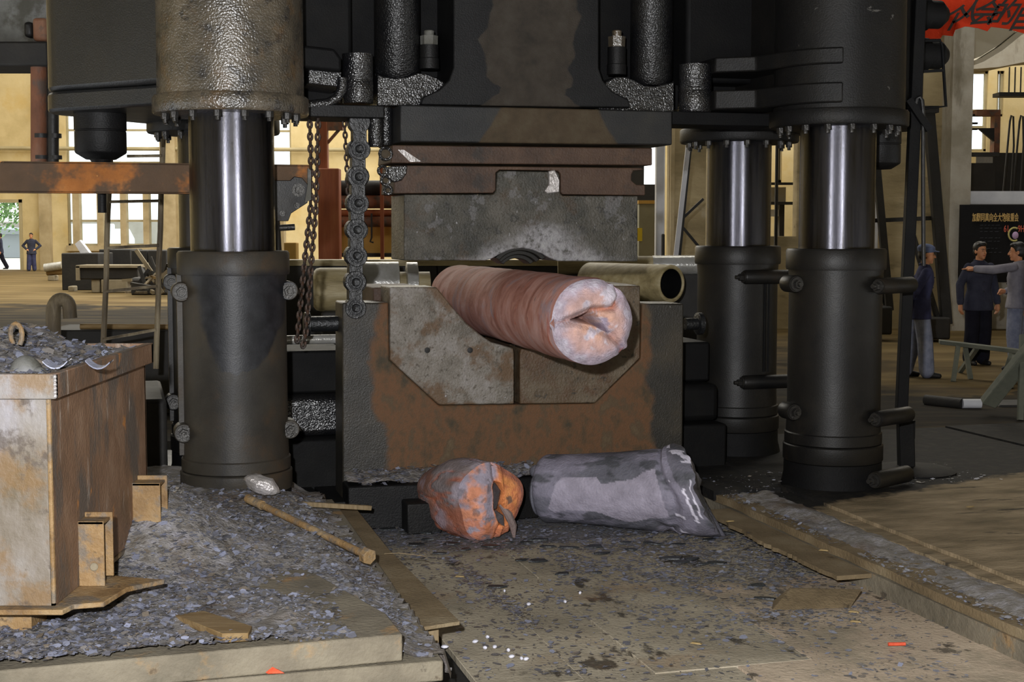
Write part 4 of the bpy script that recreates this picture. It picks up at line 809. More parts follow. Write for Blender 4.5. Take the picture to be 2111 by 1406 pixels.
# ---- offcut with torn end; orange heat glow is put into the colour
oc = thing('orange_offcut', 'rounded offcut with torn orange end lying before the anvil', 'offcut', (-.27, 9.4, LZ))
bd_ = Vector((-.66, .75, -.03)).normalized(); fn = Vector((.36, -.93, .05)).normalized(); e1 = Vector((fn.y * -1, fn.x, 0)).normalized(); e1 = Vector((.93, .36, 0)).normalized(); e2 = Vector((0, 0, 1))
FC = Vector((-.140, 9.26, LZ + .262)); RA, RB = .235, .262
b = B(); cols = []; NA, NS = 110, 46; LEN = .60
OR, BR, GY, LV, DK = lin((206, 128, 86)), lin((140, 102, 88)), lin((124, 114, 114)), lin((158, 150, 164)), lin((84, 78, 78))
def oshape(a): return 1 + .05 * math.sin(3 * a + 1) + .035 * math.sin(5 * a)
for i in range(NS + 1):
    s = i / NS
    for k in range(NA):
        a = 2 * math.pi * k / NA
        prof = (1 - .10 * (1 - smooth(0, .1, s))) * (1 - .34 * smooth(.35, 1.0, s) ** 1.4) * (1 if s < .93 else math.sqrt(max(0, 1 - ((s - .93) / .07) ** 2)) * .9 + .1)
        n1 = fbm((math.cos(a) * 1.0, math.sin(a) * 1.0, s * 1.6), 1, 4)
        fold = abs(fbm((math.cos(a) * 2 + 5, math.sin(a) * 2, s * 1.6), 1, 2))
        r = oshape(a) * prof * (1 + .045 * n1 - .05 * math.exp(-(fold / .05) ** 2))
        x, z = RA * r * math.cos(a), RB * r * math.sin(a)
        z = max(z, -.262 + .0)
        p = FC + bd_ * (s * LEN) + e1 * x + e2 * (z - .03 * s * 0) 
        b.add([p], [])
        c = mixc(BR, GY, smooth(-.25, .2, n1 + .25 * math.sin(a))); c = mixc(c, lin((150, 84, 58)), .6 * smooth(.1, -.5, math.sin(a) + .3 * n1) * (1 - smooth(.6, 1, s)))
        c = mixc(c, lin((164, 90, 60)), .7 * math.exp(-(fold / .05) ** 2)); c = mixc(c, DK, .6 * smooth(.75, 1, s)); c = mixc(c, LV, .55 * smooth(.1, .5, fbm((a * 1.2, s * 3, 3), 1, 3)))
        cols.append(c)
for i in range(NS): b.f += [(i * NA + k, i * NA + (k + 1) % NA, (i + 1) * NA + (k + 1) % NA, (i + 1) * NA + k) for k in range(NA)]
b.f.append(tuple(NS * NA + k for k in range(NA)))
build(b, 'body', M['hot'], oc, angle=60, cols=cols)
b = B(); cols = []; NR, NB = 46, 140
gash = [(8, 30), (12, 12), (10, -8), (16, -24), (22, -40)]
crk1, crk2, crk3 = [(4, 78), (2, 55), (8, 30)], [(22, -40), (12, -58), (10, -85)], [(14, -14), (34, -34), (44, -52), (46, -70)]
for i in range(NR + 1):
    for k in range(NB):
        a = 2 * math.pi * k / NB; rho = (i / NR) ** .85; x, z = 72 * rho * oshape(a) * math.cos(a), 80 * rho * oshape(a) * math.sin(a)
        dg, d1, d2, d3 = pld((x, z), gash), pld((x, z), crk1), pld((x, z), crk2), pld((x, z), crk3)
        n1 = fbm((x * .026, z * .026, 9), 1, 5); n2 = fbm((x * .04 + 7, z * .04, 2), 1, 4)
        wd = 9.5 + 2 * n1
        dep = .06 * rho ** 4 - .05 * math.exp(-((x + 28) / 26) ** 2) * (1 - rho ** 2) + .16 * smooth(wd + 4, wd - 4, dg) + .03 * math.exp(-(d1 / 5) ** 2) + .035 * math.exp(-(d2 / 5) ** 2) + .04 * math.exp(-(d3 / 5) ** 2) + .012 * n1
        dep += .02 * smooth(0, 6, x - 20) 
        dep -= .03 * math.exp(-(pld((x, z), [(26, -30), (40, -52), (44, -74)]) / 6) ** 2)
        if x > 12: c = mixc(OR, lin((226, 150, 92)), smooth(-.2, .3, n2)); c = mixc(c, lin((172, 112, 92)), smooth(.72, .95, rho)); c = mixc(c, DK, .8 * smooth(.34, .5, n2 * .7 + .45 * math.exp(-(math.hypot(x - 38, z + 2) / 10) ** 2)))
        else:
            c = mixc(lin((214, 144, 112)), LV, smooth(-.3, .35, n1 + .5 * math.exp(-((x + 6) / 7) ** 2) + .35 * (rho - .7))); c = mixc(c, DK, .55 * smooth(.3, .5, n2))
        if z < -35: c = mixc(c, lin((206, 128, 90)), .7 * (n2 > -.1)); 
        if z < -30 and abs(x - 2) < 24: c = mixc(c, lin((128, 118, 122)), .8 * smooth(-.05, .1, n1))
        c = mixc(c, lin((238, 150, 92)), .9 * math.exp(-((dg - 11) / 4) ** 2)); c = mixc(c, lin((92, 74, 68)), smooth(wd + 1, wd - 3, dg))
        b.add([FC + fn * (.055 - dep) + e1 * (RA * .975 * x / 72) + e2 * max(-.26, RB * .975 * z / 80)], []); cols.append(c)
for i in range(NR): b.f += [(i * NB + k, i * NB + (k + 1) % NB, (i + 1) * NB + (k + 1) % NB, (i + 1) * NB + k) for k in range(NB)]
build(b, 'torn_end', M['hot'], oc, angle=50, cols=cols)
def opt(x, z, d=0.0): return FC + fn * d + e1 * (RA * x / 72) + e2 * (RB * z / 80)
b = B(); b.tube([opt(9, 34, -.03), opt(12, 20, -.0), opt(12, 4, -.02), opt(11, -16, -.035)], [.014, .032, .030, .018], 8); build(b, 'inner_flake', M['cavity'], oc)
b = B(); b.tube([opt(8, -22, .0), opt(16, -34, .03), opt(26, -52, .02)], [.014, .03, .006], 7); build(b, 'inner_flake', M['cavity'], oc)
b = B(); b.tube([opt(20, -8, .0), opt(34, -28, .03), opt(44, -52, .035), opt(47, -76, .03)], [.012, .028, .026, .010], 8); build(b, 'curled_lip', M['cold'], oc, cols=[lin((128, 112, 108))] * 32)

# ---- cold grey offcut
gc = thing('grey_offcut', 'cold grey steel offcut with folded flared right end lying before the anvil', 'offcut', (.75, 9.6, LZ))
PA, PB = Vector((.215, 9.85, LZ + .238)), Vector((1.24, 9.42, LZ + .305))
ax = (PB - PA).normalized(); hx = Vector((0, 0, 1)).cross(ax).normalized(); hy = ax.cross(hx)
b = B(); cols = []; NA, NS = 170, 150; Lg = (PB - PA).length
C0, C1, C2, C3 = lin((102, 102, 112)), lin((138, 134, 150)), lin((164, 158, 174)), lin((70, 72, 76))
patch = [(.10, 205), (.2, 152), (.43, 146), (.47, 160), (.80, 140), (.84, 210), (.6, 222), (.42, 208), (.14, 214)]
for i in range(NS + 1):
    s = i / NS
    for k in range(NA):
        a = 2 * math.pi * k / NA; dg = math.degrees(a)
        r = .236 + .045 * smooth(.1, .9, s) + .012 * smooth(.86, .93, s)
        n1 = fbm((math.cos(a) * 1.2, math.sin(a) * 1.2, s * 2.6), 1, 5); n2 = fbm((math.cos(a) * 3 + 3, math.sin(a) * 3, s * 6), 1, 3)
        r *= 1 + .03 * n1 + .008 * n2
        if s < .05: r *= .82 + .18 * math.sqrt(max(0, 1 - (1 - s / .05) ** 2))
        fold = .84 + .035 * math.sin(a * 2 + 1.1) + .02 * n1
        r *= 1 + .055 * smooth(fold, fold + .012, s) * (1 - .6 * smooth(.95, 1, s)) - .04 * math.exp(-((s - fold + .012) / .012) ** 2)
        # folded crease low on the front
        cr = math.exp(-((s - .8 - .0016 * (dg - 235)) / .03) ** 2) * smooth(205, 235, dg) * (1 - smooth(285, 300, dg)); r *= 1 - .10 * cr
        x, y = r * math.cos(a), r * math.sin(a)
        sk = (.10 * (y / .28) * -1 + .02) * smooth(.75, 1, s) + .03 * n2 * smooth(.95, 1, s)
        lobes = .05 * math.exp(-((dg - 265) / 14) ** 2) * smooth(.9, 1, s)
        sk += -.30 * x * smooth(.7, 1, s) + .02 * math.sin(a * 3 + 1) * smooth(.9, 1, s)
        p = PA + ax * (s * Lg + sk + lobes) + hx * x + hy * y
        if p.z < LZ: p.z = LZ
        b.add([p], [])
        inp = inpoly((s + .01 * n2, dg + 6 * n1), patch)
        c = mixc(C0, C1, .8 * smooth(-.35, .4, n1)); c = mixc(c, C3, .75 * smooth(.02, .3, n2 + .35 * smooth(200, 235, dg) - .1))
        if inp: c = mixc(c, C2, .85)
        if s > fold and s < fold + .05: c = mixc(c, C1, .6)
        if s > fold + .05: c = mixc(c, C3, .35)
        wl = 0
        if 168 < dg < 212 and abs(s - (.935 + .004 * math.sin(dg * .5) + .0004 * (dg - 190))) < .0065: wl = 1
        if 158 < dg < 206 and abs(s - (.972 + .003 * math.sin(dg * .4))) < .005: wl = .9
        if s > .86 and .9 > s and n2 > .33: wl = .9
        if s > .88 and 112 < dg < 135 and n2 > .05: wl = .8
        c = mixc(c, lin((226, 222, 238)), wl); cols.append(c)
for i in range(NS): b.f += [(i * NA + k, i * NA + (k + 1) % NA, (i + 1) * NA + (k + 1) % NA, (i + 1) * NA + k) for k in range(NA)]
m0 = len(b.v); b.add([PA + ax * .0, PB + ax * .01], []); cols += [C0, C3]
b.f += [(m0, (k + 1) % NA, k) for k in range(NA)] + [(m0 + 1, NS * NA + k, NS * NA + (k + 1) % NA) for k in range(NA)]
build(b, 'body', M['cold'], gc, angle=50, cols=cols)
nb = B(); nb.lathe([(.0, -.075), (.06, -.07), (.135, -.05), (.16, -.03), (.15, .02)], PA - hy * .03, ax, 28); nb.ball(PA - ax * .03 + hy * .12 - hx * .0, .06, .05, .05, 12)
build(nb, 'end_stub', M['cold'], gc, cols=[C0] * len(nb.v))
lt = B(); c = W(0, 0, 0); e = PB - hy * .235 + hx * -.05 + ax * -.11
lt.tube([e + ax * -.09 + hy * .03, e + ax * .0 - hy * .012, e + ax * .09 + hy * .02], [.03, .05, .02], 10); build(lt, 'lower_lip', M['cold'], gc, cols=[mixc(C0, C1, .6)] * len(lt.v))
# ------------------------------------------------------------------ the scrap bin on the left
BX, BY0, BY1, ZR = -1.815, 5.62, 7.17, 1.315
bn = thing('scrap_bin', 'rusty steel scrap bin heaped with blue-grey mill scale at the left edge', 'scrap bin', (-2.9, 6.4, .36))
XL = -4.2
zr2 = 1.215
build(B().box(XL, BX - .035, BY0 + .035, BY0 + .05, .37, zr2 + .02), 'front_wall', M['box'], bn)
build(B().box(BX - .05, BX - .035, BY0 + .035, BY1 - .03, .37, zr2 + .02), 'side_wall', M['boxside'], bn)
build(B().box(XL, BX - .035, BY1 - .05, BY1 - .035, .37, zr2 + .02), 'back_wall', M['boxside'], bn)
build(B().box(XL, XL + .015, BY0 + .035, BY1 - .03, .37, zr2 + .02), 'far_side_wall', M['box'], bn)
build(B().box(XL - .03, BX, BY0, BY0 + .036, zr2, ZR), 'front_rim', M['box'], bn, bevel=.004)
build(B().box(BX - .036, BX, BY0 + .002, BY1, zr2, ZR + .001), 'side_rim', M['boxside'], bn, bevel=.004)
build(B().box(XL, BX, BY1 - .036, BY1, zr2, ZR), 'back_rim', M['boxside'], bn, bevel=.004)
b = B()
for k in range(6): z = zr2 + .012 + k * .0155; b.ball((BX - .002, BY0 + .003, z), .008, .008, .010, 8)
build(b, 'corner_weld', M['foil'], bn)
build(B().tube([(BX - .04, BY0 + .038, .38), (BX - .041, BY0 + .038, zr2)], .010, 8), 'corner_bead', M['bracket'], bn)
base = [(XL, BY0 - .02), (BX + .012, BY0 - .02), gz(152, 1247, .365), gz(214, 1242, .365), gz(262, 1212, .365), (BX + .30, 6.1), (BX - .03, 6.2), (BX - .03, BY1), (XL, BY1)]
base = [(p[0], p[1]) for p in base]
build(B().prism(base, .345, .367, 'z'), 'base_plate', M['bracket'], bn, bevel=.004)
def bracket(x0, x1, y0, y1, z0, z1, bolt):
    b = B(); b.box(x0, x1 - .01, y0, y0 + .012, z0, z1); k = build(b, 'bracket', M['bracket'], bn, bevel=.003)
    build(B().box(x0, x1, y0 + .10, y0 + .112, z0 + .02, z1 + .02), 'bracket_web', M['bracket'], k, bevel=.003); build(B().box(x0, x1 - .01, y0, y0 + .1, z1 - .012, z1), 'bracket_cap', M['bracket'], k)
    if bolt: build(B().lathe([(.014, -.008), (.018, -.004), (.018, .004)], (x0 + .55 * (x1 - x0), y0, z0 + .3 * (z1 - z0)), (0, 1, 0), 16), 'bolt_head', M['stone'], k, label='pale round bolt head')
pA, pB = at(150, 1235, 5.98), at(218, 1075, 5.98)
bracket(BX - .036, pB.x, 5.98, 6.1, .367, pB.z, True)
pA, pB = at(262, 1062, 6.85), at(334, 996, 6.85)
bracket(BX - .036, pB.x, 6.85, 6.95, .30, pB.z, False)
build(B().box(BX - .036, pB.x - .01, 6.85, 6.95, .24, .3), 'bracket_foot', M['bracket'], bn)
for x0 in (-1.98, -3.9): build(B().box(x0 - .35, x0, 5.75, 5.95, .221, .346), 'foot', M['bracket'], bn, bevel=.004)
build(B().box(-4.1, -1.95, 6.8, 7.0, .221, .346), 'foot', M['bracket'], bn, bevel=.004)

def heightgrid(x0, x1, y0, y1, nx, ny, h, keep=None):
    b = B()
    for j in range(ny + 1):
        for i in range(nx + 1):
            x = x0 + (x1 - x0) * i / nx; y = y0 + (y1 - y0) * j / ny; b.v.append(Vector((x, y, h(x, y))))
    b.f = [(j * (nx + 1) + i, j * (nx + 1) + i + 1, (j + 1) * (nx + 1) + i + 1, (j + 1) * (nx + 1) + i) for j in range(ny) for i in range(nx)]
    if keep:
        b.f = [f for f in b.f if all(keep(b.v[k]) for k in f)]; use = sorted({k for f in b.f for k in f}); mp = {k: n for n, k in enumerate(use)}
        b.v = [b.v[k] for k in use]; b.f = [tuple(mp[k] for k in f) for f in b.f]
    return b
def hbin(x, y):
    e = min(1, (BX - .04 - x) / .5); f = min(1, (BY1 - .04 - y) / .35); g_ = min(1, max(0, (y - BY0 - .04) / .5))
    return ZR - .03 + .13 * smooth(0, 1, e) * smooth(0, 1, f) * (.4 + .6 * g_) + .03 * fbm((x, y, 0), 5, 4)
_e0, _e1 = gz(0, 1383, .22), gz(830, 1307, .22)
def fedge(x): return _e0.y + (_e1.y - _e0.y) * (x - _e0.x) / (_e1.x - _e0.x)
def hleft(x, y):
    """loose scale lying on the left platform, banked up against the column"""
    u, v, _ = inv(Vector((x, y, 0)))
    base_ = .213 + .075 * smooth(6.6, 8.4, y) - .02 + .05 * smooth(-.62, -1.0, x) * smooth(6.6, 6.2, y)
    e = smooth(-1.62, -1.80 - .1, u + .08 * fbm((x, y, 5), 1.5, 3))
    base_ += .37 * math.exp(-((x + 1.85) / .50) ** 2 - ((y - 7.12) / .52) ** 2)
    z = .105 * (1 - e) * (1 if u < -1.55 else 0) + base_ * e
    return z + .022 * fbm((x, y, 0), 4, 5) + .01 * fbm((x, y, 3), 14, 2)
RND = random.Random(11)
def flake_mesh(pts, smin, smax, tilt, seed, thick=0.0):
    rnd = random.Random(seed); b = B()
    for p in pts:
        s = smin * (smax / smin) ** (rnd.random() ** 2.2); k = rnd.choice((4, 4, 5, 5, 6)); a0 = rnd.uniform(0, 6.28); el = rnd.uniform(.35, 1)
        n = Vector((rnd.gauss(0, tilt), rnd.gauss(0, tilt), 1)).normalized(); e = n.orthogonal().normalized(); f = n.cross(e); ro = rnd.uniform(0, 6.28)
        e, f = e * math.cos(ro) + f * math.sin(ro), f * math.cos(ro) - e * math.sin(ro)
        h = abs(n.x) * s * .5 + abs(n.y) * s * .5
        vs = [Vector(p) + Vector((0, 0, .002 + h * .5)) + e * (s * math.cos(a0 + 6.28 * i / k) * rnd.uniform(.7, 1.1)) + f * (s * el * math.sin(a0 + 6.28 * i / k) * rnd.uniform(.7, 1.1)) for i in range(k)]
        b.add(vs, [tuple(range(k))])
    return b
# contents of the bin
con = thing('scale_load', 'heap of loose blue-grey mill scale filling the scrap bin', 'mill scale', (-2.9, 6.4, ZR)); con['kind'] = 'stuff'
build(heightgrid(XL + .02, BX - .045, BY0 + .045, BY1 - .045, 70, 50, hbin), 'heap', M['heap'], con, kind='stuff')
pts = []
for _ in range(6500):
    x, y = RND.uniform(XL + .9, BX - .05), RND.uniform(BY0 + .06, BY1 - .05); pts.append((x, y, hbin(x, y)))
build(flake_mesh(pts, .007, .042, .36, 3), 'loose_flakes', M['flakes'], con, kind='stuff')
c = at(52, 778, 5.85); b = B(); b.ball((c.x, 5.86, ZR - .05), .075, .07, .105, 20); b.ball((c.x + .06, 5.84, ZR - .06), .05, .05, .07, 14)
tag(build(b, 'round_lump', M['dirtgrey'], loc=(c.x, 5.86, ZR - .04)), 'smooth domed grey lump just inside the front rim of the bin', 'lump')
c = at(30, 745, 6.15); tag(build(B().tube([(c.x + .032 * math.cos(a), 6.15 + .006 * k, hbin(c.x, 6.15) + .045 + .055 * math.sin(a)) for k, a in enumerate([R(-40 + 26 * i) for i in range(11)])], .011, 8), 'bent_ring', M['bracket'], loc=(c.x, 6.15, ZR)),
    'small rusty ring poking out of the scale in the bin', 'ring')
c = at(205, 762, 6.0)
for i, (px, py, Y, L, an_) in enumerate(((205, 752, 5.95, .14, -.5), (118, 752, 5.95, .1, .2))):
    c = at(px, py, Y); z = hbin(c.x, Y) + .03; b = B(); pts = [Vector((c.x + L * (t - .5) * math.cos(an_), Y + L * (t - .5) * math.sin(an_), z + .03 * (2 * t - 1) ** 2)) for t in [k / 6 for k in range(7)]]
    vs = []; 
    for p in pts: vs += [p + Vector((0, -.03, 0)), p + Vector((0, .03, .006)), p + Vector((0, .03, .0)), p + Vector((0, -.03, -.006))]
    b.add(vs, [(j * 4 + k, j * 4 + (k + 1) % 4, (j + 1) * 4 + (k + 1) % 4, (j + 1) * 4 + k) for j in range(6) for k in range(4)])
    tag(build(b, 'curled_scale_plate', M['flakes'], loc=(c.x, Y, z)), ('large curled scale plate near the right front corner of the bin', 'curled scale plate beside the domed lump in the bin')[i], 'scale plate')

# ------------------------------------------------------------------ scale on the ground
sl = thing('scattered_scale', 'loose blue-grey mill scale strewn over platforms, lane and ledge', 'mill scale', (0, 7, 0)); sl['kind'] = 'stuff'
build(heightgrid(-4.6, -.2, 5.15, 9.6, 150, 130, hleft, lambda p: inv(p)[0] < -1.50 and p.y > fedge(p.x) + .03), 'scale_bank', M['heap'], sl, kind='stuff')
pts = []
while len(pts) < 30000:
    px, py = RND.uniform(-40, 900), RND.uniform(985, 1385); p = gz(px, py, .24)
    if p.y > 9.4 or p.y < fedge(p.x) + .02: continue
    u, v, _ = inv(p)
    if u > -1.6 or (p.x < BX - .2 and p.y < BY1 and p.y > BY0 + .3): continue
    d = (.3 + .7 * smooth(-.62, -1.0, p.x) if p.y < 6.25 else 1.0) * smooth(-.5, .2, fbm((p.x, p.y, 8), 1.2, 3) + .35)
    if RND.random() < d: pts.append((p.x, p.y, max(hleft(p.x, p.y), .221 if p.y < 6.3 and inv(p)[0] < -1.95 else 0)))
build(flake_mesh(pts, .0045, .030, .24, 5), 'platform_flakes', M['flakes'], sl, kind='stuff')
pts = []
def lane_density(px, py):
    d = 1.1 * math.exp(-((py - 1095) / 45) ** 2) + .55 * math.exp(-((py - 1165) / 40) ** 2) * (px > 1150) + .16
    d += .8 * math.exp(-((px - 1480) / 200) ** 2 - ((py - 1165) / 45) ** 2) + .8 * math.exp(-((px - 960 - (py - 1180) * 1.2) / 22) ** 2) * (1150 < py < 1300)
    d += .6 * math.exp(-((px - 1680) / 130) ** 2 - ((py - 1265) / 14) ** 2) + .35 * math.exp(-((px - 1470) / 60) ** 2 - ((py - 1300) / 25) ** 2)
    return d if py < 1300 else d * .5
while len(pts) < 20000:
    px, py = RND.uniform(690, 2000), RND.uniform(1030, 1405); p = gz(px, py, LZ); u, v, _ = inv(p)
    if not (LU < u < RU - .02) or v > -.4: continue
    if RND.random() < lane_density(px, py) * (.35 + .65 * smooth(-.2, .2, fbm((p.x, p.y * .6, 8), 3, 3))): pts.append((p.x, p.y, LZ + .008))
build(flake_mesh(pts, .004, .030, .10, 6), 'lane_flakes', M['flakes'], sl, kind='stuff')
pts = []
for _ in range(2600):
    v = RND.uniform(-5.6, -.4); u = RU + RND.uniform(.03, .40) * RND.random() ** .5; p = W(u, v, .024 if u > RU + .36 else .004)
    if fbm((p.x, p.y, 2), 2.0, 3) > -.12: pts.append(p)
for _ in range(500): u, v = RND.uniform(RU - .42, RU), RND.uniform(-2.2, -.5); pts.append(W(u, v, -.15))
for _ in range(600): u, v = RND.uniform(1.3, 3.4), RND.uniform(-1.1, -.3); pts.append(W(u, v, .05 if u > RU + .5 else .03))
build(flake_mesh(pts, .004, .028, .2, 9), 'edge_flakes', M['flakes'], sl, kind='stuff')
b = B(PW); nx, ny = 150, 10
for j in range(ny + 1):
    for i in range(nx + 1):
        v = -5.6 + 4.7 * i / nx; t = j / ny; u = RU + .10 + .30 * t + .03 * fbm((v * 2, 3, 1), 1, 3)
        b.add([(u, v, -.006 + .038 * math.sin(math.pi * t) * smooth(-.3, .3, fbm((v * 1.1, 8, t), 1, 3) + .15) + .008 * fbm((u * 9, v * 9, 0), 1, 3) + .014 * t)], [])
b.f = [(j * (nx + 1) + i, j * (nx + 1) + i + 1, (j + 1) * (nx + 1) + i + 1, (j + 1) * (nx + 1) + i) for j in range(ny) for i in range(nx)]
build(b, 'edge_bank', M['heap'], sl, kind='stuff')
b = B(PW)
def hl(u, v): return .142 + .07 * smooth(-.66, -.36, v) + .02 * fbm((u, v, 0), 7, 4)
nx, ny = 60, 14
for j in range(ny + 1):
    for i in range(nx + 1):
        u, v = -1.37 + 1.36 * i / nx, -.55 + .2 * j / ny; b.add([(u, v, hl(u, v) - .012)], [])
b.f = [(j * (nx + 1) + i, j * (nx + 1) + i + 1, (j + 1) * (nx + 1) + i + 1, (j + 1) * (nx + 1) + i) for j in range(ny) for i in range(nx)]
build(b, 'ledge_bank', M['heap'], sl, kind='stuff')
pts = [W(u, v, hl(u, v)) for u, v in [(RND.uniform(-1.3, -.02), RND.uniform(-.6, -.36)) for _ in range(1100)]]
build(flake_mesh(pts, .006, .035, .3, 10), 'ledge_flakes', M['flakes'], sl, kind='stuff')
# larger flakes that lie singly before the anvil
src = None; rnd = random.Random(21)
spots = [(700, 1080), (760, 1105), (856, 1122), (880, 1098), (930, 1120), (960, 1132), (1010, 1125), (1046, 1118), (1085, 1118), (1112, 1112), (1128, 1126), (1170, 1128), (1225, 1126), (1110, 1155), (1075, 1154), (1240, 1140), (1300, 1132), (1385, 1150), (1405, 1158), (1425, 1152), (1450, 1162), (1395, 1122), (1345, 1120), (1460, 1112), (1500, 1098), (1560, 1206), (1580, 1233), (1022, 1209), (1160, 1182), (1232, 1180), (1480, 1160), (880, 1112), (1000, 1105), (905, 1140), (1290, 1118), (1430, 1085), (1600, 1090), (1640, 1112), (800, 1090), (830, 1098)]
for i, (px, py) in enumerate(spots):
    p = gz(px, py, LZ + .012); lw = .0
    if src is None:
        b = B(); k = 9; rr = [rnd.uniform(.6, 1.15) for _ in range(k)]
        for z, sc in ((-.004, 1), (.004, .93)): b.v += [Vector((p.x + .062 * sc * rr[j] * math.cos(6.283 * j / k), p.y + .034 * sc * rr[j] * math.sin(6.283 * j / k), p.z + z)) for j in range(k)]
        b.f = [tuple(range(k)), tuple(range(k, 2 * k))] + [(j, (j + 1) % k, (j + 1) % k + k, j + k) for j in range(k)]
        src = build(b, 'dark_scale_flake', M['flakedark'], loc=p); o = src
    else: o = src.copy(); SC.collection.objects.link(o); o.location = p
    s_ = rnd.uniform(.55, 1.35); o.rotation_euler = (rnd.uniform(-.06, .06), rnd.uniform(-.06, .06), rnd.uniform(-.5, .5) + (3.14 if rnd.random() < .5 else 0)); o.scale = (s_, s_ * rnd.uniform(.6, 1.1), 1)
    tag(o, 'thin dark scale flake lying flat on the lane before the anvil', 'scale flake', 'large dark scale flakes before the anvil')
src = None
for i, (px, py) in enumerate(((917, 1333), (1000, 1335), (1020, 1333), (1048, 1340), (1055, 1353), (1075, 1357), (1085, 1358), (980, 1322), (1005, 1313), (870, 1300), (1040, 1218), (1196, 1222), (1090, 1245), (1165, 1240))):
    p = gz(px, py, LZ + .014); s_ = rnd.uniform(.007, .017)
    if src is None:
        b = B(); b.ball(p, .02, .016, .009, 7); src = build(b, 'pale_chip', M['white'], loc=p); o = src
    else: o = src.copy(); SC.collection.objects.link(o); o.location = p; o.rotation_euler = (0, 0, rnd.uniform(0, 3)); o.scale = (s_ / .02 * 1.2, s_ / .02, 1)
    tag(o, 'small whitish chip lying on the steel lane floor', 'chip', 'pale chips on the lane floor')
for i, (px, py, dx, lab) in enumerate(((1850, 1328, .045, 'bright orange-red stub lying on the pinkish lane plate at right'), (562, 1386, .04, 'orange-red shard at the foot of the thick platform plate'))):
    z = LZ + .02 if i == 0 else .112; p = gz(px, py, z); b = B()
    if i == 0: b.cyl(p - Vector((.045, 0, 0)), p + Vector((.04, .004, 0)), .009, n=8)
    else:
        b.add([p + Vector(q_) for q_ in ((-.045, .01, .004), (-.015, -.02, .0), (.05, -.012, 0), (.03, .012, .004), (-.02, .03, .03), (.0, .0, .022))], [(0, 1, 5, 4), (1, 2, 5), (2, 3, 5), (3, 4, 5), (0, 3, 2, 1), (0, 4, 3)])
    tag(build(b, 'red_shard' if i else 'orange_stub', M['redbit'], loc=p), lab, 'shard')
for i, (px, py) in enumerate(((1764, 1282), (1435, 1327), (948, 1189), (1698, 1135), (1760, 1262), (2000, 1045), (1615, 1060), (1505, 1075))):
    p = gz(px, py, LZ + .012 if i < 3 or i == 4 else (.055 if i == 5 else -.03)); b = B(); a = rnd.uniform(-.6, .6); d = Vector((math.cos(a), math.sin(a), 0)) * .03; n_ = Vector((-d.y, d.x, 0)) * .35
    b.add([p - d - n_, p + d - n_, p + d + n_, p - d + n_, p - d * .6 - n_ * .6 + UP * .008, p + d * .7 - n_ * .6 + UP * .006, p + d * .7 + n_ * .6 + UP * .006, p - d * .6 + n_ * .6 + UP * .008], [(0, 3, 2, 1), (4, 5, 6, 7), (0, 1, 5, 4), (1, 2, 6, 5), (2, 3, 7, 6), (3, 0, 4, 7)])
    tag(build(b, 'straw_chip', M['yellowbit'], loc=p), 'little straw yellow chip lying on the ground', 'chip', 'yellow chips on the ground')

# ------------------------------------------------------------------ loose bars, wedges and strips
def g2(px, py, z): return gz(px, py, z)
a, c = g2(578, 1036, .20), g2(764, 1047, .10)
tag(build(B().bar(a, c, .035, .03), 'square_bar', M['sidebrown'], loc=a, bevel=.003), 'straight pale steel bar lying from the scale heap towards the anvil foot', 'steel bar')
a, c = g2(517, 1040, .315), g2(752, 1146, .20)
a.z = hleft(a.x, a.y) + .03; c.z = max(.14, hleft(c.x, c.y) + .045)
lift = max(hleft(*a.lerp(c, k / 12).xy) + .008 - a.lerp(c, k / 12).z for k in range(13)); a.z += max(0, lift); c.z += max(0, lift); d = (c - a).normalized()
tb = thing('long_bolt', 'long brown bolt with hex head lying on the slope of scale', 'bolt', a)
build(B().cyl(a, c, .020, n=18), 'shank', M['bracket'], tb); build(B().cyl(c, c + d * .045, .044, n=6), 'hex_head', M['bracket'], tb, bevel=.003); build(B().cyl(a - d * .03, a + d * .12, .026, n=18), 'sleeve', M['bracket'], tb)
c = g2(540, 1012, .31); b = B(); b.ball(c + Vector((0, 0, .035)), .115, .06, .055, 14, Matrix.Rotation(R(22), 3, 'Y'))
for p in b.v: p += Vector((.014, .01, .01)) * fbm(p, 14, 2); p.z = max(p.z, .29)
tag(build(b, 'crumpled_lump', M['foil'], loc=c, angle=10), 'shiny crumpled steel lump leaning against the nearest column foot', 'lump')
wz = .235; P_ = [g2(*p, wz) for p in ((362, 1278), (458, 1326), (512, 1322), (520, 1305), (420, 1268))]
b = B(); n = len(P_); top = [p + Vector((0, 0, h)) for p, h in zip(P_, (.022, .04, .034, .03, .02))]
b.add(P_ + top, [tuple(range(n)), tuple(range(n, 2 * n))] + [(i, (i + 1) % n, (i + 1) % n + n, i + n) for i in range(n)])
tag(build(b, 'wedge_block', M['wood'], loc=P_[0], bevel=.003), 'ochre wedge lying on scale near the edge of the thick platform plate', 'wedge')
P_ = [g2(*p, LZ + .008) for p in ((1596, 1258), (1752, 1251), (1776, 1222), (1640, 1228))]
b = B(); lean = [Vector((.0, .0, .0)), Vector((0, 0, 0)), Vector((0, .0, .085)), Vector((.0, .0, .085))]
bb = [g2(1590, 1259, LZ + .008), g2(1754, 1253, LZ + .008)]
top = [g2(1628, 1214, LZ + .075), g2(1776, 1218, LZ + .075)]
bk = Vector((.02, .09, 0))
b.add([bb[0], bb[1], top[1], top[0], bb[0] + bk + Vector((.02, .10, 0)), bb[1] + bk + Vector((0, .10, 0)), top[1] + bk * .4, top[0] + bk * .4], [(0, 1, 2, 3), (7, 6, 5, 4), (0, 4, 5, 1), (1, 5, 6, 2), (2, 6, 7, 3), (3, 7, 4, 0)])
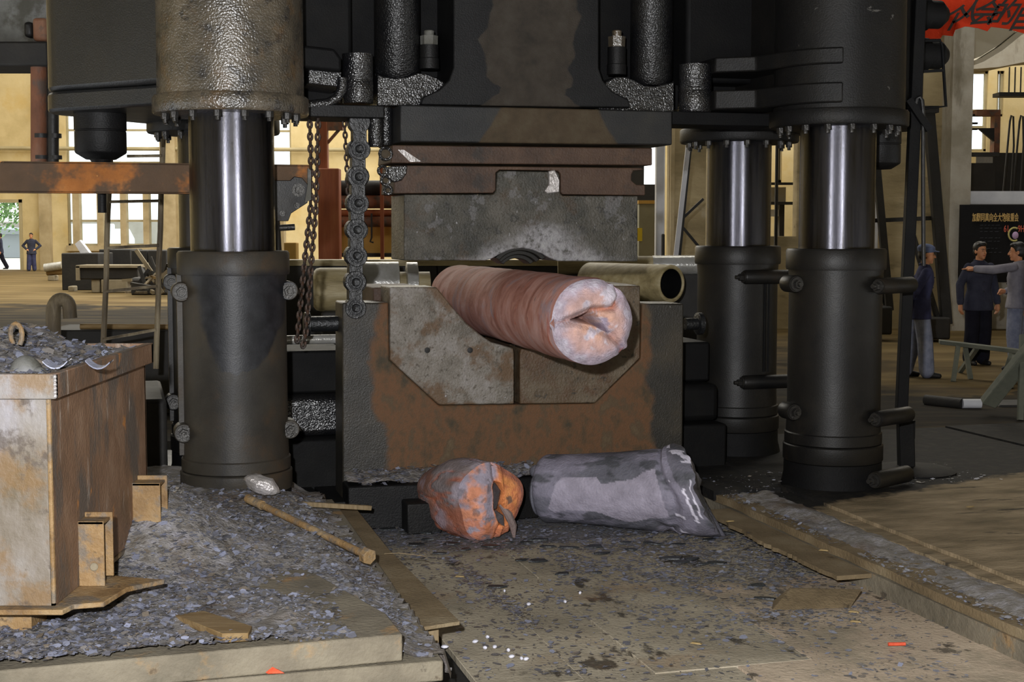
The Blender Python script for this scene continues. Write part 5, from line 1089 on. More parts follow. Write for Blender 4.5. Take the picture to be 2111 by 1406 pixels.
tag(build(b, 'slab_offcut', M['strip'], loc=bb[0], bevel=.006), 'brown slab offcut with slanted ends tipped on the lane by the right edge', 'slab')
# cover strip on the left edge of the lane
E = [g2(*p, .06) for p in ((760, 1166), (690, 1040), (728, 1040), (800, 1130), (948, 1281), (871, 1293))]
b = B(); b.v = [p + Vector((0, 0, -.018)) for p in E] + [p + Vector((0, 0, 0.0)) for p in E]; n = len(E)
b.f = [tuple(range(n)), tuple(range(n, 2 * n))] + [(i, (i + 1) % n, (i + 1) % n + n, i + n) for i in range(n)]
tag(build(b, 'cover_strip', M['strip'], loc=E[0], bevel=.003), 'brown steel cover strip lying along the left edge of the lane', 'metal strip')
c = g2(888, 1300, .0); u, v, _ = inv(c); b = B(PW); b.box(u - .07, u + .04, v + .0, v + .9, LZ, .03)
tag(build(b, 'support_post', M['sidebrown'], loc=W(u, v, LZ), rz=TH, bevel=.005), 'short block propping the near end of the brown cover strip', 'block')
c0, c1_ = g2(700, 1143, .13), g2(870, 1146, .02)
tag(build(B().tube([g2(792, 1142, .07), g2(820, 1140, .07), g2(850, 1143, .06), g2(877, 1147, .05)], .0025, 5), 'bent_wire', M['sidebrown'], loc=g2(792, 1142, .07)), 'thin bent wire lying across the brown cover strip', 'wire')

# ------------------------------------------------------------------ stand on the right
YS = 10.75
st = thing('tall_stand', 'tall black square post stand on a round foot beside the right columns', 'stand', gz(1868, 985, .05))
pb0, pt0 = at(1857, 868, YS), at(1899, -60, YS)
build(B().bar(pb0, pt0, .082, .082), 'post', M['blackdry'], st, bevel=.006); f0 = at(1868, 985, YS); f0.z = .05; f1 = at(1866, 866, YS)
build(B().bar(f0, f1, .115, .1), 'socket', M['blackdry'], st, bevel=.008)
build(B().box(f1.x + .04, f1.x + .07, YS - .03, YS + .03, .3, f1.z + .0), 'socket_lug', M['blackdry'], st)
build(B().lathe([(.33, .03), (.33, .055), (.28, .075), (.1, .09)], (f0.x + .04, YS, 0.0), UP, 40), 'foot', M['blackdry'], st)
hr = [at(x, y, YS - .06) for x, y in ((1904, 548), (1903, 400), (1903, 230), (1901, 207), (1896, 200), (1890, 204), (1888, 215))]
build(B().tube(hr, .016, 10), 'hooked_rod', M['pipeD'], st)
build(B().bar(at(1872, 205, YS - .06), at(1915, 268, YS - .06), .05, .06), 'bracket_arm', M['blackdry'], st)
wf = [at(x, y, YS + .15) for x, y in ((1896, 84), (1938, 83), (1942, 95), (1950, 219), (1898, 224))]
build(B().tube(wf, .012, 8), 'wire_frame', M['blackdry'], st)
build(B().bar(at(1896, 148, YS + .15), at(1946, 145, YS + .15), .025, .02), 'wire_frame_bar', M['blackdry'], st)

# ------------------------------------------------------------------ ladder, pipes and poles on the left behind the bin
YL = 12.2
la = thing('pole_ladder', 'crude leaning ladder of grimy poles behind the scrap bin', 'ladder', at(268, 720, YL))
def wob(p0, p1, r, n=7, seed=0):
    return B().tube([p0.lerp(p1, i / n) + Vector((.012 * fbm((i * .9, seed, 0), 1, 2), 0, .0)) for i in range(n + 1)], [r * (1 + .2 * fbm((i, seed, 4), 1, 2)) for i in range(n + 1)], 9)
for a, c in (((228, 318), (211, 760)), ((337, 258), (321, 760))): build(wob(at(*a, YL), at(*c, YL), .024, seed=a[0]), 'rail', M['bamboo'], la)
for a, c in (((262, 322), (334, 321)), ((226, 416), (330, 414)), ((222, 511), (328, 506)), ((216, 601), (324, 590)), ((212, 700), (322, 680))): build(wob(at(*a, YL - .03), at(*c, YL - .03), .013, seed=c[0]), 'rung', M['bamboo'], la)
gp = [at(*p, 12.0) for p in [(110, 800), (110, 720), (110, 662), (110, 645)] + [(127 - 16.5 * math.cos(math.radians(8 + 15.5 * k)), 636 - 19 * math.sin(math.radians(8 + 15.5 * k))) for k in range(11)] + [(144, 646), (145, 656)]]
tag(build(B().tube(gp, [.062] * 5 + [.058] * (len(gp) - 5), 16), 'gooseneck_pipe', M['roll'] if 0 else M['bamboo'], loc=(gp[0].x, 12.0, 0)), 'thick gooseneck pipe rising behind the scrap bin', 'pipe')
a, c = at(166, 673, 14.5), at(368, 674, 14.5); tag(build(B().cyl(a, c, .03, n=10), 'pale_pole', M['wood'], loc=a), 'pale horizontal pole behind the ladder foot', 'pole')
b = B(); p = at(180, 700, 14.3); b.box(p.x - .5, at(366, 700, 14.3).x, 14.42, 15.3, 0, at(180, 673, 14.5).z - .031); tag(build(b, 'low_dark_trough', M['dark'], loc=(p.x, 14.6, 0), bevel=.02), 'low dark steel trough under the pale pole', 'trough')
# pipes and beam top left
YP = 13.5
ob = thing('overhead_beam', 'grey stained overhead beam end at the top left corner', 'beam', at(50, 100, YP))
build(bxp(-80, -60, 96, 92, YP, .5), 'panel', M['dirtgrey'], ob); build(bxp(-80, 85, 98, 135, YP - .35, .7), 'bottom_flange', M['dark'], ob, bevel=.02)
build(bxp(48, 44, 66, 76, YP - .14, .14), 'valve_knob', M['pipeD'], ob, bevel=.03); build(bxp(66, 36, 96, 84, YP - .16, .16), 'valve_body', M['pipeR'], ob, bevel=.03)
tp = thing('toothed_post', 'grey toothed rack post beside the crosshead at top left', 'post', at(110, 108, YP - .5))
build(bxp(97, -60, 124, 108, YP - .5, .3), 'post', M['dirtgrey'], tp)
for k in range(9): build(bxp(99, -52 + k * 17, 123, -44 + k * 17, YP - .53, .04), 'tooth', M['dirtgrey'], tp, bevel=.008)
for nm, x0, x1, m_, lab in (('rusty_pipe', 64, 96, 'pipeR', 'vertical rusty brown pipe at top left above the orange beam'), ('dark_pipe', 97, 121, 'pipeD', 'vertical dark pipe next to the rusty pipe at top left')):
    t = thing(nm, lab, 'pipe', at((x0 + x1) / 2, 330, YP - .2)); r = (x1 - x0) / 2 * (YP - .2) / FPX; a, c = at((x0 + x1) / 2, 108, YP - .2), at((x0 + x1) / 2, 345, YP - .2)
    build(B().cyl(a, c, r, n=24), 'pipe', M[m_], t); z = at(90, 280, YP - .2).z
    build(B().lathe([(r * 1.02, -.02), (r * 1.1, -.02), (r * 1.1, .02), (r * 1.02, .02)], (a.x, YP - .2, z), UP, 24), 'flange', M['pipeD'], t); build(B().lathe([(r * 1.1, -.02), (r * 1.1, .015)], (a.x, YP - .2, at(90, 326, YP).z), UP, 24), 'flange', M['pipeD'], t)
# ------------------------------------------------------------------ rolls and pipes right behind the press
YA = 14.2
rl = thing('forging_roll', 'big olive stepped roll lying behind the press, its round end at left', 'roll', at(690, 640, YA))
def AX(px): return at(px, 597, YA).x
cz = at(700, 597, YA).z; k = YA / FPX
prof = [(.0, 0), (36 * k, 0), (43 * k, 6 * k), (45 * k, 14 * k), (45 * k, 78 * k), (40 * k, 84 * k), (36 * k, 92 * k), (36 * k, 240 * k), (0, 240 * k)]
dirA = Vector((.985, -.17, 0)).normalized()
x0 = AX(646)
build(B().lathe(prof, (x0, YA, cz), Vector((1, .14, 0)), 48), 'barrel', M['roll'], rl)
build(B().lathe([(30 * k, 96 * k), (49 * k, 98 * k), (49 * k, 175 * k), (30 * k, 178 * k)], (x0, YA, cz + 8 * k), Vector((1, .14, 0)), 40), 'bright_journal', M['chrome'], rl)
build(B().lathe([(40 * k, 190 * k), (52 * k, 192 * k), (52 * k, 214 * k), (40 * k, 216 * k)], (x0, YA, cz + 4 * k), Vector((1, .14, 0)), 40), 'ring', M['chrome'], rl)
build(B().box(x0 + .1, x0 + 1.1, YA - .2, YA + .3, 0, cz - 43 * k), 'cradle', M['dark'], rl, bevel=.02)
YB2 = 14.6; k = YB2 / FPX
t = thing('open_pipe', 'olive pipe with dark open end lying behind the anvil on the right', 'pipe', at(1380, 625, YB2 - .3))
c = at(1384, 585, YB2 - .55); d = Vector((-.62, .78, 0)).normalized()
build(B().lathe([(30 * k, .3), (30 * k, .0), (33 * k, -.01), (37 * k, 0), (38 * k, .02), (38 * k, 1.2)], c, d, 40, closed=False), 'tube', M['roll'], t); build(B().lathe([(29.4 * k, .004), (29.4 * k, .28), (0.001, .285)], c, d, 32, closed=False), 'bore', M['blackdry'], t, label='dark bore lining, shade put into its colour')  # lining added inside the pipe; the inner shade is put into its colour
build(B().box(c.x - 1.2, c.x - .1, YB2 - .3, YB2 + .5, 0, c.z - 37 * k), 'cradle', M['dark'], t, bevel=.02)
t = thing('bright_tube', 'long wet shining tube lying behind the open pipe', 'tube', at(1300, 560, 15.2)); a, c2 = at(1150, 548, 15.3), at(1470, 546, 15.3)
build(B().cyl(a, c2, 19 * 15.3 / FPX, n=32), 'tube', M['roll'], t); build(B().cyl(at(1345, 547, 15.3), at(1452, 546, 15.3), 20 * 15.3 / FPX, n=32), 'bright_sleeve', M['chrome'], t)
build(B().box(a.x, c2.x, 15.2, 15.6, 0, at(1300, 566, 15.3).z), 'rest', M['dark'], t)
b = B(); a = at(560, 520, 17); b.box(a.x, at(1440, 520, 17).x, 17, 17.4, at(600, 548, 17).z, at(600, 536, 17).z); tag(build(b, 'table_edge', M['roll'], loc=a), 'long olive table rail running behind the rolls', 'rail')
b = B(); b.box(a.x, at(900, 520, 17).x, 17.02, 17.5, 0, at(600, 549, 17).z); b.box(at(900, 5, 17).x, at(1440, 5, 17).x, 17.02, 17.5, 0, at(600, 549, 17).z); tag(build(b, 'roller_table', M['dark'], loc=(0, 17.2, 0)), 'dark side of the roller table behind the press', 'table')

# ------------------------------------------------------------------ middle distance seen left of the upper die
def tb(px0, py0, px1, py1, Y, dep, name, m, label, cat, bev=.02, group=None):
    if Y < 50 and at(0, py1, Y).z > 0: py1 = py1 + at(0, py1, Y).z * FPX / Y + 1
    b = bxp(px0, py0, px1, py1, Y, dep); p = at((px0 + px1) / 2, py1, Y); return tag(build(b, name, M[m], loc=(p.x, Y, p.z), bevel=bev), label, cat, group)
tb(657, 200, 676, 528, 30, .25, 'steel_stanchion', 'red', 'tall thin brown stanchion behind the round link chains', 'column')
tb(656, 347, 700, 528, 29.5, .4, 'red_post', 'red', 'broad red-brown painted post behind the chains', 'column')
t = thing('pipe_rack', 'red-brown horizontal pipes with yellow panels seen between chain and upper die', 'pipe rack', at(760, 530, 31))
for y0, y1, m_ in ((372, 402, 'dark'), (402, 430, 'pipeR'), (432, 446, 'red'), (446, 468, 'pipeR')):
    r = (y1 - y0) / 2 * 31 / FPX; z = at(760, (y0 + y1) / 2, 31).z; build(B().cyl((at(700, 420, 31).x, 31, z), (at(840, 420, 31).x, 31, z), r, n=18), 'pipe', M[m_], t)
for x0_, x1_ in ((700, 735), (738, 788), (792, 822)): build(bxp(x0_, 468, x1_, 522, 31.1, .1), 'yellow_panel', M['yellow'], t)
build(bxp(784, 342, 791, 655, 30.6, .12), 'upright', M['red'], t); build(bxp(696, 522, 836, 530, 30.8, .4), 'sill', M['dark'], t); build(bxp(690, 350, 700, 652, 30.9, .2), 'upright', M['red'], t)
build(B().tube([at(766, 440, 30.5), at(766, 490, 30.5), at(763, 498, 30.5), at(770, 500, 30.5)], .02, 6), 'hook', M['dark'], t)
t = thing('bracket_truss', 'brown bracket truss high on the stanchion behind the leaf chain', 'bracket', at(680, 300, 29.8))
build(bxp(672, 246, 706, 268, 30.02, .2), 'arm', M['pipeR'], t); build(B().bar(at(675, 295, 30.1), at(702, 264, 30.1), .06, .06), 'brace', M['pipeR'], t)
tb(586, 500, 612, 524, 27, .3, 'pale_box', 'yellow', 'pale yellow box on the ground beyond the trolley plate', 'box')
tb(560, 388, 586, 520, 45, .4, 'cream_post', 'pillar', 'cream post beyond the trolley plate', 'post')

# ------------------------------------------------------------------ right of the upper die
tb(1352, 290, 1370, 524, 24, .25, 'white_post', 'whitep', 'bright white painted post right of the upper die', 'post')
tb(1364, 482, 1370, 525, 23.8, .15, 'dark_lug', 'dark', 'dark strip at the foot of the white post', 'strip')
t = tb(1316, 418, 1351, 530, 30, .5, 'grey_cabinet', 'greycab', 'grey-green cabinet with yellow notice beside the white post', 'cabinet'); build(bxp(1312, 470, 1324, 497, 29.97, .02), 'notice', M['sticker'], t)
build(bxp(1316, 413, 1351, 420, 29.95, .5), 'yellow_top_edge', M['yellow'], t)
t = thing('dark_machine', 'dark machine outline behind the grey cabinet', 'machine', at(1335, 418, 38)); build(bxp(1300, 380, 1352, 640, 38, 1), 'body', M['dark'], t); build(bxp(1300, 290, 1328, 380, 38, 1), 'head', M['dark'], t); build(bxp(1328, 290, 1340, 318, 38, .6), 'arm', M['pipeR'], t)
t = thing('leaning_mast', 'leaning grey pole with thin dark braces before the tan partition', 'frame', at(1390, 530, 22))
build(B().bar(at(1420, 290, 22), at(1371, 724, 22), .07, .07), 'leg', M['whitep'], t); build(B().bar(at(1425, 290, 22.1), at(1381, 722, 22.1), .04, .05), 'leg_dark_angle', M['dark'], t)  # thin dark angle bar beside the grey leg
build(B().bar(at(1402, 455, 22.1), at(1450, 410, 22.1), .04, .04), 'brace', M['dark'], t); build(B().bar(at(1402, 462, 22.1), at(1450, 520, 22.1), .04, .04), 'brace', M['dark'], t)
# seen through the gap between the two right columns
tb(1597, 280, 1603, 545, 20, .08, 'thin_post', 'dark', 'thin dark post seen in the gap between the right columns', 'post')
t = thing('shelf_stack', 'greyish pink crates on a dark rail seen in the gap between the right columns', 'crates', at(1610, 445, 36)); build(bxp(1575, 386, 1620, 416, 36, 1), 'crate', M['pillarg'], t); build(bxp(1570, 376, 1650, 381, 35.8, .2), 'rail', M['dark'], t); build(bxp(1570, 416, 1650, 422, 35.8, .2), 'rail', M['dark'], t)
build(bxp(1580, 432, 1612, 446, 36, .5), 'pale_sack', M['whitep'], t); build(bxp(1606, 420, 1616, 626, 35.9, .3), 'post', M['dark'], t)
# A frame trestle against the partition
t = thing('steel_trestle', 'dark steel A frame trestle standing before the tan partition', 'trestle', at(1880, 690, 24))
for a, c, w_ in (((1914, 226), (1951, 668), .17), ((1806, 330), (1834, 640), .12), ((1880, 480), (1932, 655), .09)): build(B().bar(at(*a, 24), at(*c, 24), w_, w_), 'leg', M['dark'], t, bevel=.01)
build(B().bar(at(1796, 455, 24.1), at(1938, 449, 24.1), .07, .07), 'cross_bar', M['dark'], t); build(bxp(1896, 655, 1960, 700, 23.7, .6), 'foot', M['dark'], t, bevel=.03); build(bxp(1806, 632, 1840, 690, 23.8, .5), 'foot', M['dark'], t, bevel=.03)
build(B().bar(at(1800, 570, 24.2), at(1832, 640, 24.2), .08, .06), 'brace', M['dark'], t)
build(bxp(1880, 218, 1936, 232, 23.9, .3), 'head_plate', M['dark'], t)
tb(1791, 330, 1810, 655, 25.5, .2, 'white_upright', 'whitep', 'white painted upright behind the front right column', 'post')
# banner, board, machines on the far right
bnr = thing('red_banner', 'red cloth banner with bold dark characters hung at top right', 'banner', at(2000, 60, 16.5))
YN = 16.5; b = B(); edge = [(1893, 82), (1925, 81), (1938, 79), (1943, 72), (1964, 74), (1968, 61), (1990, 54), (2000, 55), (2018, 58), (2036, 64), (2043, 55), (2060, 57), (2080, 60), (2100, 66), (2130, 74), (2190, 80)]
n = len(edge); rows = 7
for r in range(rows):
    for i, (x, y) in enumerate(edge):
        top = -70; p = at(x + (rows - 1 - r) * 6, y + (top - y) * (rows - 1 - r) / (rows - 1), YN + .05 * math.sin(x * .05) + .03 * math.sin(r * 1.3 + x * .02)); b.v.append(p)
b.f = [(r * n + i, r * n + i + 1, (r + 1) * n + i + 1, (r + 1) * n + i) for r in range(rows - 1) for i in range(n - 1)]
o = build(b, 'cloth', M['banner'], bnr); md = o.modifiers.new('thickness', 'SOLIDIFY'); md.thickness = .01
o2 = build(bxp(1920, 84, 1942, 92, YN + .1, .02), 'hanging_strip', M['banner'], bnr)
def text(body, p, size, m, parent, name, shear=0.0, sx=1.0, ext=.004, tilt=0.0):
    c = bpy.data.curves.new(name, 'FONT'); c.body = body; c.size = size; c.extrude = ext; c.shear = shear; c.space_character = 1.0; c.offset = size * .012
    c.materials.append(m); o = bpy.data.objects.new(name, c); SC.collection.objects.link(o)
    o.parent = parent; L, rz = ROOT[parent]; o.location = Vector(p) - L; o.rotation_euler = (math.pi / 2, tilt, 0); 
    bpy.context.view_layer.update(); me = bpy.data.meshes.new_from_object(o.evaluated_get(bpy.context.evaluated_depsgraph_get())); M4 = o.matrix_basis.copy(); bpy.data.objects.remove(o)
    o = bpy.data.objects.new(name, me); SC.collection.objects.link(o); o.parent = parent; o.location = Vector(p) - L; o.rotation_euler = (math.pi / 2, tilt, 0); o.scale = (sx, 1, 1); ROOT[o] = ROOT[parent]; return o
for ch_, px, py, sz in (('个', 1930, 58, .31), ('人', 1962, 44, .30), ('会', 1994, 47, .31), ('的', 2032, 47, .31), ('自', 2074, 58, .32)): text(ch_, at(px, py, YN - .11), sz, M['ink'], bnr, 'lettering', .55)
bd2 = thing('blackboard', 'black notice board with yellow lettering leaning on the low wall', 'blackboard', at(2060, 582, 26.2))
build(bxp(1979, 422, 2250, 582, 26.2, .08), 'slate', M['board'], bd2)
text('加翻同真向全大炮级重会', at(2004, 455, 26.17), .165, M['chalk'], bd2, 'lettering', 0, .47); text('61', at(2069, 478, 26.17), .17, M['chalkr'], bd2, 'number_lettering', 0, .6); text('9H', at(2098, 478, 26.17), .17, M['chalkr'], bd2, 'number_lettering', 0, .6)
b = B()
for y in (464, 470, 477, 490, 497, 512, 520):
    x = 2020
    while x < 2060:
        l = RND.uniform(3, 9); b.add([at(x, y, 26.19), at(x + l, y - .4, 26.19), at(x + l, y + .5, 26.19), at(x, y + .7, 26.19)], [(0, 1, 2, 3)]); x += l + RND.uniform(2, 5)
build(b, 'chalk_marks', M['chalkw'], bd2, kind='stuff')
ro = thing('rosette', 'lilac rosette in a pale ring on the blackboard', 'rosette', at(2091, 483, 26.1)); c = at(2091, 483, 26.12); build(B().tube([c + Vector((.105 * math.cos(a), 0, .12 * math.sin(a))) for a in [R(60 + 20 * i) for i in range(13)]], .016, 8), 'ring', M['paleye'], ro); build(B().ball(c + Vector((.02, 0, -.02)), .06, .03, .07, 12), 'flower', M['lilac'], ro)
t = thing('bay_machine', 'dark machine guard standing in the bay beyond the low wall', 'machine', at(2040, 395, 32))
build(bxp(1988, 336, 2052, 396, 32, 1.2), 'guard', M['dark'], t); build(bxp(2046, 315, 2300, 396, 33, 1.2), 'housing', M['dark'], t); build(bxp(1988, 314, 2060, 322, 31.9, .3), 'top_rail', M['pipeD'], t)
t = thing('wall_bracket', 'brown shelf bracket on the bay wall in front of the bright window', 'bracket', at(2040, 310, 34))
build(bxp(2050, 226, 2062, 316, 34, .3), 'post', M['pipeR'], t); build(bxp(2013, 226, 2062, 238, 33.9, .4), 'shelf', M['pipeR'], t); build(B(lambda x, y, z: Vector((x, y, z))).prism([(at(2016, 268, 34).x, at(2016, 264, 34).z), (at(2050, 264, 34).x, at(2050, 264, 34).z), (at(2050, 292, 34).x, at(2050, 292, 34).z)], 34, 34.1), 'gusset', M['dark'], t)
build(bxp(1996, 235, 2016, 240, 34, .1), 'arm', M['pipeD'], t); build(bxp(1996, 252, 2016, 256, 34, .1), 'arm', M['pipeD'], t); build(bxp(1992, 264, 2016, 268, 34, .1), 'arm', M['pipeD'], t)
t = thing('hanging_gallery', 'dark hanging gallery with thin bars at the right edge', 'gallery', at(2095, 190, 36)); build(bxp(2060, 190, 2400, 198, 36, .5), 'deck', M['dark'], t)
for x in (2080, 2092, 2104, 2116): build(bxp(x, 138, x + 2, 190, 36, .04), 'hanger_bar', M['dark'], t)
t = thing('wire_loops', 'tall bent wire loops standing by the bay machine', 'wire loops', at(2085, 390, 31))
for x in (2082, 2102): build(B().tube([at(x - 14, 400, 31), at(x, 250, 31), at(x + 3, 238, 31), at(x + 7, 240, 31), at(x + 8, 300, 31), at(x + 2, 395, 31)], .022, 6), 'loop', M['dark'], t)
t = thing('hoist_rope', 'thin dark vertical pole in front of the bay window', 'pole', at(1986, 395, 26.8)); build(B().cyl(at(1994, 52, 26.8), at(1986, 395, 26.8), .035, n=10), 'pole', M['dark'], t)

# ------------------------------------------------------------------ bench, beams on the right floor
bh = thing('trestle_bench', 'narrow grey bench with splayed legs on the right', 'bench', gz(1985, 785, 0))
A, C = at(1938, 702, 18.0), at(2140, 726, 17.2); dd = Vector((.1, .45, 0))
b = B(); b.add([A, C, C + dd * .5, A + dd * .5, A - UP * .05, C - UP * .05, C + dd * .5 - UP * .05, A + dd * .5 - UP * .05], [(0, 1, 2, 3), (7, 6, 5, 4), (0, 4, 5, 1), (1, 5, 6, 2), (2, 6, 7, 3), (3, 7, 4, 0)]); build(b, 'plank', M['greywood'], bh, bevel=.006)
for a, g_ in (((1975, 712, 17.85), (1965, 787)), ((1990, 714, 18.0), (2001, 782)), ((2014, 714, 17.9), (1978, 768)), ((2092, 724, 17.45), (2084, 802)), ((2085, 724, 17.7), (2066, 790))):
    build(B().bar(at(*a) - UP * .02, gz(*g_, 0.0), .055, .045), 'leg', M['greywood'], bh)
a, c = gz(2036, 842, 0.06), at(2150, 690, 14.0); tag(build(B().bar(a + UP * .05, c, .16, .1), 'slanting_timber', M['greywood'], loc=a, bevel=.01), 'heavy grey timber slanting up to the right edge', 'timber')
a, c = gz(2103, 866, .0), at(2108, 690, 14.2); tag(build(B().bar(a, c, .05, .05), 'bluish_post', M['greywood'], loc=a), 'thin bluish upright at the extreme right edge', 'post')
a, c, e = gz(1908, 824, .05), gz(1984, 832, .05), gz(2022, 832, .05)
t = thing('dark_pipe_length', 'dark pipe with white band lying on the earth floor by the bench', 'pipe', a); build(B().cyl(a, c, .055, n=14), 'pipe', M['dark'], t); build(B().cyl(c, e, .05, n=14), 'white_band', M['whitep'], t)
tb(2060, 835, 2240, 852, 15.0, .5, 'dark_sheet', 'dark', 'dark sheet stack on the floor behind the slanting timber', 'sheet')

# ------------------------------------------------------------------ scrap piles far left
G2 = 'dark ingot boxes piled in the far left bay'
Yp = 43
for i, (x0, y0, x1, y1, Y, dep, m_, nm, lab, cat) in enumerate((
    (127, 522, 204, 599, 44, 1.6, 'dark', 'iron_box', 'large dark iron box at the left end of the far pile', 'box'),
    (204.5, 514, 270, 597, 46, 1.5, 'dark', 'iron_box', 'dark iron box on the middle top of the far pile', 'box'),
    (271, 516, 305, 598, 44.6, 1.5, 'dark', 'iron_box', 'dark iron box right of the pile top', 'box'),
    (305.5, 516, 344, 598, 44.5, 1.5, 'dark', 'iron_box', 'dark iron box at the right end of the far pile', 'box'),
    (158, 549, 284, 576, 42, 1.0, 'dark', 'steel_trough', 'long dark trough with a pale rim in the far pile', 'trough'),
    (188, 576, 206, 604, 42.05, .5, 'stone', 'concrete_block', 'small pale concrete block under the far pile', 'block'),
    (208, 576, 262, 604, 42.0, .6, 'stone', 'concrete_slab', 'broad pale concrete slab under the far pile', 'slab'),
    (98, 568, 112, 579, 52, .5, 'stone', 'rubble_block', 'little rubble block left of the far pile', 'block'),
    (140, 590, 152, 602, 43, .4, 'stone', 'rubble_block', 'little rubble block under the large dark iron box', 'block'),
    (345, 512, 372, 597, 45, 1.2, 'casing', 'grey_crate', 'grey crate at far right of the far pile beside the column', 'crate'))):
    b = bxp(x0, y0, x1, y1, Y, dep); p = at((x0 + x1) / 2, y1, Y); o = tag(build(b, nm, M[m_], loc=(p.x, Y, p.z), bevel=.03), lab, cat)
    if nm == 'steel_trough': build(bxp(156, 547, 286, 552, Y - .06, 1.1), 'pale_rim', M['stone'], o); build(bxp(156, 549, 164, 578, Y - .06, .1), 'pale_end', M['stone'], o)
p = at(170, 508, 43.5); b = B(); a = [at(x, y + 1, 44.3) for x, y in ((154, 502), (164, 494), (184, 520), (166, 521))]; b.v = a + [q_ + Vector((0, .25, 0)) for q_ in a]; b.f = [(0, 1, 2, 3), (7, 6, 5, 4), (0, 4, 5, 1), (1, 5, 6, 2), (2, 6, 7, 3), (3, 7, 4, 0)]
tag(build(b, 'leaning_sheet', M['whitep'], loc=p), 'whitish bent sheet leaning on top of the far pile', 'sheet')
tag(build(B().cyl(at(92, 552, 52), at(128, 547, 52), .15, n=12), 'steel_tube', M['chrome'], loc=at(110, 552, 44)), 'bright steel tube lying left of the far pile', 'tube')
tag(build(B().cyl(at(97, 561, 52.2), at(133, 559, 52.2), .13, n=12), 'timber_log', M['wood'], loc=at(115, 560, 43.6)), 'yellow log lying under the bright tube', 'log')
t = thing('scrap_heap', 'tangled rods and scrap at the right of the far pile', 'scrap', at(305, 600, 40)); rnd = random.Random(3)
for i in range(26):
    a = at(rnd.uniform(270, 345), rnd.uniform(560, 606), 40 + rnd.uniform(-.5, .5)); c = a + Vector((rnd.uniform(-.7, .7), rnd.uniform(-.3, .3), rnd.uniform(-.2, .8))); build(B().bar(a, c, rnd.uniform(.05, .14), rnd.uniform(.04, .1)), 'rod', M[rnd.choice(('dark', 'dark', 'dark', 'wood', 'stone', 'bamboo'))], t)
build(bxp(268, 572, 350, 612, 40.7, .8), 'heap_core', M['dark'], t, bevel=.1)
# ------------------------------------------------------------------ people
def remesh(b, name, m, parent, vox, smooth_it=3, **kw):
    o = build(b, name, m, parent, **kw)
    md = o.modifiers.new('one_surface', 'REMESH'); md.mode = 'VOXEL'; md.voxel_size = vox; md.use_smooth_shade = True
    if smooth_it: ms = o.modifiers.new('soften', 'SMOOTH'); ms.factor = .5; ms.iterations = smooth_it
    return o
def limb(b, pts, rs, n=12):
    """tapering capsule chain through the joints"""
    P, Q = [], []
    for i in range(len(pts) - 1):
        a, c = Vector(pts[i]), Vector(pts[i + 1]); k = 5
        for j in range(k): P.append(a.lerp(c, j / k)); Q.append(rs[i] + (rs[i + 1] - rs[i]) * j / k)
    P.append(Vector(pts[-1])); Q.append(rs[-1]); b.tube(P, Q, n)
    for p, r in zip(pts, rs): b.ball(p, r * .99, n=n)
def torso(b, rows):                       # rows: (centre x, centre y, z, half width, half depth)
    n = 20; vs = []; fs = []
    for (cx, cy, z, wx, dy) in rows: vs += [(cx + wx * math.copysign(abs(math.cos(a)) ** .85, math.cos(a)), cy + dy * math.copysign(abs(math.sin(a)) ** .85, math.sin(a)), z) for a in [2 * math.pi * k / n for k in range(n)]]
    for i in range(len(rows) - 1): fs += [(i * n + k, i * n + (k + 1) % n, (i + 1) * n + (k + 1) % n, (i + 1) * n + k) for k in range(n)]
    fs += [tuple(range(n)), tuple(range((len(rows) - 1) * n, len(rows) * n))]; b.add(vs, fs)
def hand(b, wr, d, up, s, curl=.5, spread=.25):
    """palm, four unequal fingers and a thumb from wrist wr along d; up = back of the hand; s = thumb side"""
    d = Vector(d).normalized(); up = Vector(up); up = (up - d * up.dot(d)).normalized(); sd = d.cross(up) * s; wr = Vector(wr)
    T, b.T = b.T, b.T
    limb(b, [wr, wr + d * .045, wr + d * .085], [.026, .033, .034], 8)
    for i, (o, L) in enumerate(((.030, .072), (.011, .08), (-.009, .075), (-.028, .06))):
        base_ = wr + d * .085 + sd * o; d1 = (d * math.cos(curl * .6) - up * math.sin(curl * .6) + sd * (o * spread * 6)).normalized(); d2 = (d * math.cos(curl * 1.5) - up * math.sin(curl * 1.5)).normalized()
        limb(b, [base_ - d * .01, base_ + d1 * L * .5, base_ + d1 * L * .5 + d2 * L * .5], [.0105, .0098, .0085], 7)
    tb0 = wr + d * .03 + sd * .026; t1 = (d * .7 + sd * .7 - up * .15).normalized(); limb(b, [tb0, tb0 + t1 * .035, tb0 + t1 * .035 + (d * .9 + sd * .2 - up * .2).normalized() * .03], [.014, .0115, .0095], 7)
